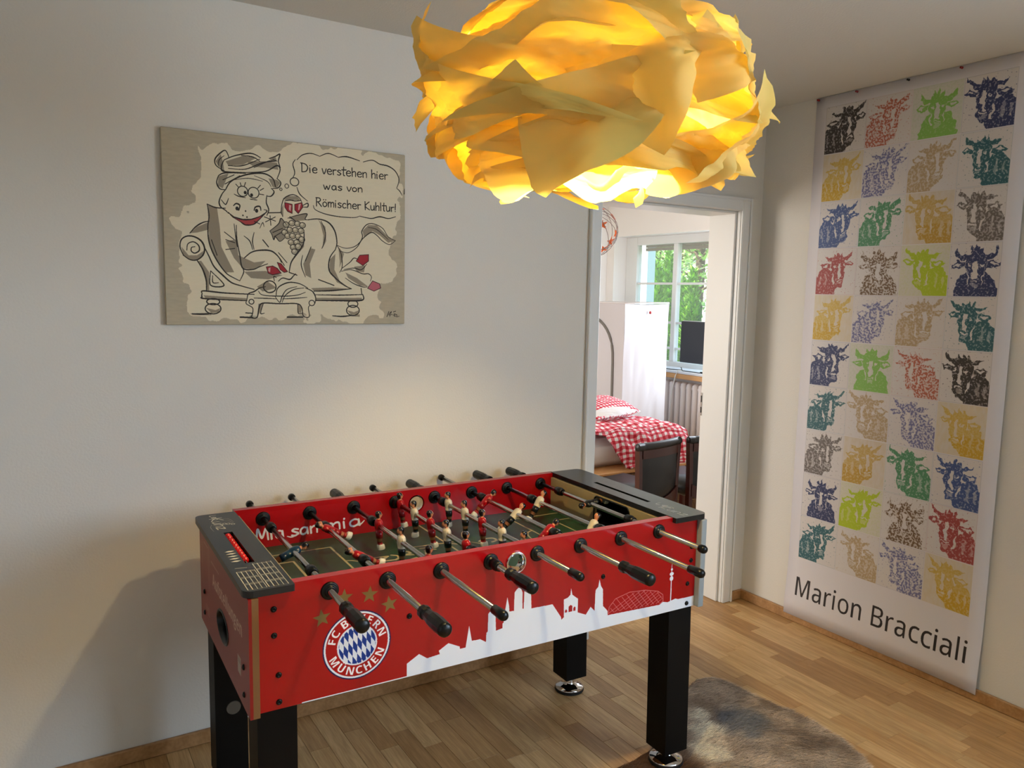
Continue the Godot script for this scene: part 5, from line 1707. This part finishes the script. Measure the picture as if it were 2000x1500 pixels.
	cordm.rod(Vector3(0, 0, 0), Vector3(0, .5, 0), .003, 6)
	put("cord", cordm.mesh(), M.cord_white, ball)
	var star := Mb.new()
	for f in [1, -1]:
		for k in 5:
			var t0 := TAU * k / 5.0
			var a := Vector3(cos(t0) * .045, sin(t0) * .045, 0); var p1 := Vector3(cos(t0 + TAU / 10) * .016, sin(t0 + TAU / 10) * .016, 0); var p2 := Vector3(cos(t0 - TAU / 10) * .016, sin(t0 - TAU / 10) * .016, 0)
			var mid := Vector3(0, 0, .006 * f)
			star.tri(mid, a, p1); star.tri(mid, p2, a)
	var smesh := star.mesh()
	var orange := mat("star_orange", Color(0.85, 0.38, 0.13), .7)
	for k in 16:
		var y := 1.0 - 2.0 * (k + .5) / 16.0
		var an := k * 2.39996
		var dir := Vector3(cos(an) * sqrt(1 - y * y), y, sin(an) * sqrt(1 - y * y))
		var so := put("paper_star", smesh, orange, ball, dir * .165)
		so.basis = Basis.looking_at(dir, Vector3(.1, 1, .2))

func chair(at: Vector3, turn: float, label: String) -> void:
	var c := base("padded_chair", at, turn)
	tag(c, label, "chair", "padded chairs in the bedroom")
	var wood: Material = M.get("mahogany")
	if wood == null: wood = mat("mahogany", Color(0.24, 0.085, 0.055), .3)
	var pad: Material = M.get("black_leather")
	if pad == null: pad = mat("black_leather", Color(0.035, 0.038, 0.042), .4)
	# the back looks towards +z, the seat lies towards -z
	var H := .735; var hw := .195
	for s in [-1, 1]:
		var b := Mb.new()
		# post sweeps outwards towards the top
		var w := .014
		var prof := [[.0005, .0, -.02], [.30, -.012, .0], [.55, -.006, .0], [H - .02, .004, .0]]
		for i in 3:
			var p: Array = prof[i]; var q: Array = prof[i + 1]
			var a := []; var d := []
			for e in [[-1, 1], [1, 1], [1, -1], [-1, -1]]:
				a.append(Vector3(s * (hw - .014 + p[1]) + e[0] * w, p[0], p[2] + e[1] * .016)); d.append(Vector3(s * (hw - .014 + q[1]) + e[0] * w, q[0], q[2] + e[1] * .016))
			for k in 4: b.quad(a[k], a[(k + 1) % 4], d[(k + 1) % 4], d[k])
			if i == 2: b.quad(d[0], d[1], d[2], d[3])
		put("post", b.mesh(), wood, c)
	var bow := func(x: float) -> float: return .022 * (1.0 - pow(x / hw, 2))
	var band := func(called: String, y0: Callable, y1: Callable, f0: float, f1: float, m: Material, puff: float) -> void:
		var front := []; var rear := []
		for i in 9:
			var rf := []; var rr := []
			for j in 13:
				var x := lerpf(-hw + .028, hw - .028, j / 12.0); var t := i / 8.0
				var y := lerpf(y0.call(x), y1.call(x), t)
				var u := puff * pow(maxf(0.0, sin(PI * j / 12.0) * sin(PI * t)), .35)
				rf.append(Vector3(x, y, bow.call(x) + f1 + u)); rr.append(Vector3(x, y, bow.call(x) + f0 - u))
			front.append(rf); rear.append(rr)
		var b := Mb.new(true)
		b.sheet(front); b.sheet(rear, Vector2.ONE, true)
		b.smooth(false)
		for j in 12: b.quad(front[8][j], front[8][j + 1], rear[8][j + 1], rear[8][j]); b.quad(front[0][j + 1], front[0][j], rear[0][j], rear[0][j + 1])
		put(called, b.mesh(), m, c)
	band.call("top_rail", func(x): return H - .085, func(x): return H - .035, -.014, .014, wood, 0.0)
	band.call("back_pad", func(x): return .40 + .07 * pow(absf(x) / hw, 2) , func(x): return H - .086, -.012, .006, pad, .014)
	band.call("lower_rail", func(x): return .335 + .05 * pow(absf(x) / hw, 2), func(x): return .398 + .07 * pow(absf(x) / hw, 2), -.014, .014, wood, 0.0)
	var roll := Mb.new(true)
	var path := []
	for i in 9:
		var x := lerpf(-hw, hw, i / 8.0)
		path.append(Vector3(x, H - .016, bow.call(x)))
	roll.tube(path, .024, 12)
	for q in [[8, 7], [0, 1]]: roll.lathe([Vector2(.024, 0), Vector2(.016, .008), Vector2(0, .011)], 12, path[q[0]], path[q[0]] - path[q[1]])
	put("top_roll", roll.mesh(), pad, c)
	var seat := Mb.new(true)
	seat.cbox(Vector3(-.19, .36, -.42), Vector3(.19, .45, -.02), .03)
	put("seat", seat.mesh(), pad, c)
	for s in [-1, 1]:
		var lg := Mb.new()
		lg.cbox(Vector3(s * .165 - .017, .0005, -.41), Vector3(s * .165 + .017, .36, -.376), .004)
		put("front_leg", lg.mesh(), wood, c)

# ---------------------------------------------------------------- garden behind the window
func leafy(count: int, shape: Callable, size: float, lo: Color, hi: Color, seed_: int) -> ArrayMesh:
	var r := RandomNumberGenerator.new()
	r.seed = seed_
	var b := Mb.new()
	for k in count:
		var q: Array = shape.call(r)
		var p: Vector3 = q[0]; var nrm: Vector3 = q[1]
		var side := nrm.cross(Vector3(r.randf() - .5, r.randf() + .3, r.randf() - .5)).normalized()
		var up := (Vector3.UP * .8 + nrm * .7 + Vector3(r.randf() - .5, r.randf() - .5, r.randf() - .5)).normalized()
		var s := size * r.randf_range(.6, 1.4)
		b.col(s2l(lo.lerp(hi, r.randf())))
		b.tri(p - side * s * .4, p + side * s * .4, p + up * s)
	return b.mesh()

func garden() -> void:
	structure("ground_garden", boxm(Vector3(2.6, -.5, -30), Vector3(60, -.3, 30)), mat("lawn", Color(0.33, 0.45, 0.2), .95), "green lawn outside the bedroom window")
	mat("leaves", Color.WHITE, .7, 0.0, {"vertex_color_use_as_albedo": true, "backlight_enabled": true, "backlight": Color(0.35, 0.45, 0.15)})
	mat("bark", Color(0.32, 0.27, 0.22), .9)
	# conical thujas
	var hedge := [[7.0, -8.16, 2.45, .27, "tallest bright green thuja behind the window's left panes"], [7.6, -9.35, 2.36, .34, "dark green thuja at the edge of the white house wing"], [7.0, -7.52, 2.10, .26, "low thuja right of the window's middle bar"], [7.0, -6.86, 2.20, .27, "bright thuja cut off by the door jamb"], [6.3, -7.68, 2.22, .24, "slim thuja left of the tallest one"], [7.75, -8.55, 2.0, .42, "broad dark thuja in the second row of the hedge"]]
	for k in hedge.size():
		var h: Array = hedge[k]
		var root := base("thuja", Vector3(h[0], -.3, h[1]))
		tag(root, h[4], "tree", "conical thujas of the garden hedge")
		var H: float = h[2] + .3; var R: float = h[3]
		var body := Mb.new(true)
		var nn := noise(90 + k, 2.0, 3)
		var rows := []
		for i in 22:
			var row := []
			var t := i / 21.0
			for j in 25:
				var a := TAU * j / 24.0
				var rr := R * (pow(1.0 - t, .75) * .9 + .03) * minf(1.0, .7 + t * 2.0) * (1.0 + .22 * nn.get_noise_3d(cos(a) * 1.5, t * 5.0, sin(a) * 1.5))
				row.append(Vector3(cos(a) * rr, t * H * .985, sin(a) * rr))
			rows.append(row)
		body.sheet(rows)
		put("inner_foliage", body.mesh(), mat("thuja_core_%d" % k, Color(0.18, 0.34, 0.12), .9), root)
		var lm := leafy(5200, func(r: RandomNumberGenerator) -> Array:
			var t := 1.0 - sqrt(r.randf() * .98); var a := r.randf() * TAU
			var rr := R * (pow(1.0 - t, .75) * .9 + .03) * minf(1.0, .7 + t * 2.0) * (1.0 + .22 * nn.get_noise_3d(cos(a) * 1.5, t * 5.0, sin(a) * 1.5))
			return [Vector3(cos(a) * rr, t * H, sin(a) * rr), Vector3(cos(a), .3, sin(a))], .085, Color(0.30, 0.52, 0.14), Color(0.60, 0.82, 0.22) if k != 1 else Color(0.36, 0.55, 0.2), 300 + k)
		var lf := put("foliage", lm, M.leaves, root)
		lf.set_meta("kind", "stuff")
	# airy broadleaf trees behind
	var big := [[13.0, -13.4, 6.5, 2.4, "airy broadleaf tree behind the window's right panes"], [16.0, -18.45, 6.4, 2.3, "pale broadleaf tree showing between the thujas and house wing"]]
	for k in 2:
		var h: Array = big[k]
		var root := base("broadleaf_tree", Vector3(h[0], -.3, h[1]))
		tag(root, h[4], "tree", "broadleaf trees beyond the hedge")
		var H: float = h[2]; var R: float = h[3]
		var tr := Mb.new(true)
		tr.tube([Vector3(0, 0, 0), Vector3(.05, H * .4, .03), Vector3(0, H * .8, 0)], .13, 8)
		var rr2 := RandomNumberGenerator.new()
		rr2.seed = 70 + k
		for j in 16:
			var a := rr2.randf() * TAU; var y := H * rr2.randf_range(.28, .75); var l := R * rr2.randf_range(.5, .95)
			tr.tube([Vector3(0, y, 0), Vector3(cos(a) * l * .5, y + .35, sin(a) * l * .5), Vector3(cos(a) * l, y + .9, sin(a) * l)], .035, 6)
		put("trunk", tr.mesh(), M.bark, root)
		var lm := leafy(4200, func(r: RandomNumberGenerator) -> Array:
			var a := r.randf() * TAU; var e := asin(r.randf_range(-1, 1)); var q := pow(r.randf(), .4)
			var cl := noise(40, .9, 2)
			var d := Vector3(cos(a) * cos(e), sin(e), sin(a) * cos(e))
			return [Vector3(0, H * .58, 0) + d * Vector3(R, H * .42, R) * q, d], .13, Color(0.45, 0.60, 0.36), Color(0.75, 0.86, 0.58), 500 + k)
		var lf := put("crown", lm, M.leaves, root)
		lf.set_meta("kind", "stuff")
	# white wing of the house beside the window, and a neighbour's gable
	var wing := base("house_wing", Vector3(3.2, -.3, -5.6))
	tag(wing, "pale white house wing seen through the window's left edge", "building")
	put("wall", boxm(Vector3(-.12, 0, -1.4), Vector3(.0, 2.9, 1.28)), mat("render_white", Color(0.80, 0.86, 0.86), .9), wing)
	put("plinth", boxm(Vector3(-.14, 0, -1.42), Vector3(.02, .4, 1.30), .005), M.felt_grey, wing)
	put("eaves", boxm(Vector3(-.2, 2.9, -1.5), Vector3(.1, 3.0, 1.40), .005), M.white_lacquer, wing)
	var nb := base("gabled_house", Vector3(20, -.3, -19.5))
	tag(nb, "distant white gabled house between the thuja tips", "building")
	var gb := Mb.new()
	gb.slab(PackedVector2Array([Vector2(-3.5, 0), Vector2(3.5, 0), Vector2(3.5, 2.2), Vector2(0, 4.6), Vector2(-3.5, 2.2)]), PackedVector2Array(), 5.0, 0.0, func(x, y, d): return Vector3(d, y, x))
	put("wall", gb.mesh(), M.bedroom_paint, nb)
	var rb := Mb.new()
	for s in [-1, 1]: rb.quad(Vector3(-.4, 1.93, s * 3.95), Vector3(5.2, 1.93, s * 3.95), Vector3(5.2, 4.72, 0), Vector3(-.4, 4.72, 0)); rb.quad(Vector3(-.4, 2.05, s * 3.95), Vector3(-.4, 4.84, 0), Vector3(5.2, 4.84, 0), Vector3(5.2, 2.05, s * 3.95))
	put("roof", rb.mesh(), mat("roof_tile", Color(0.62, 0.45, 0.38), .9), nb)
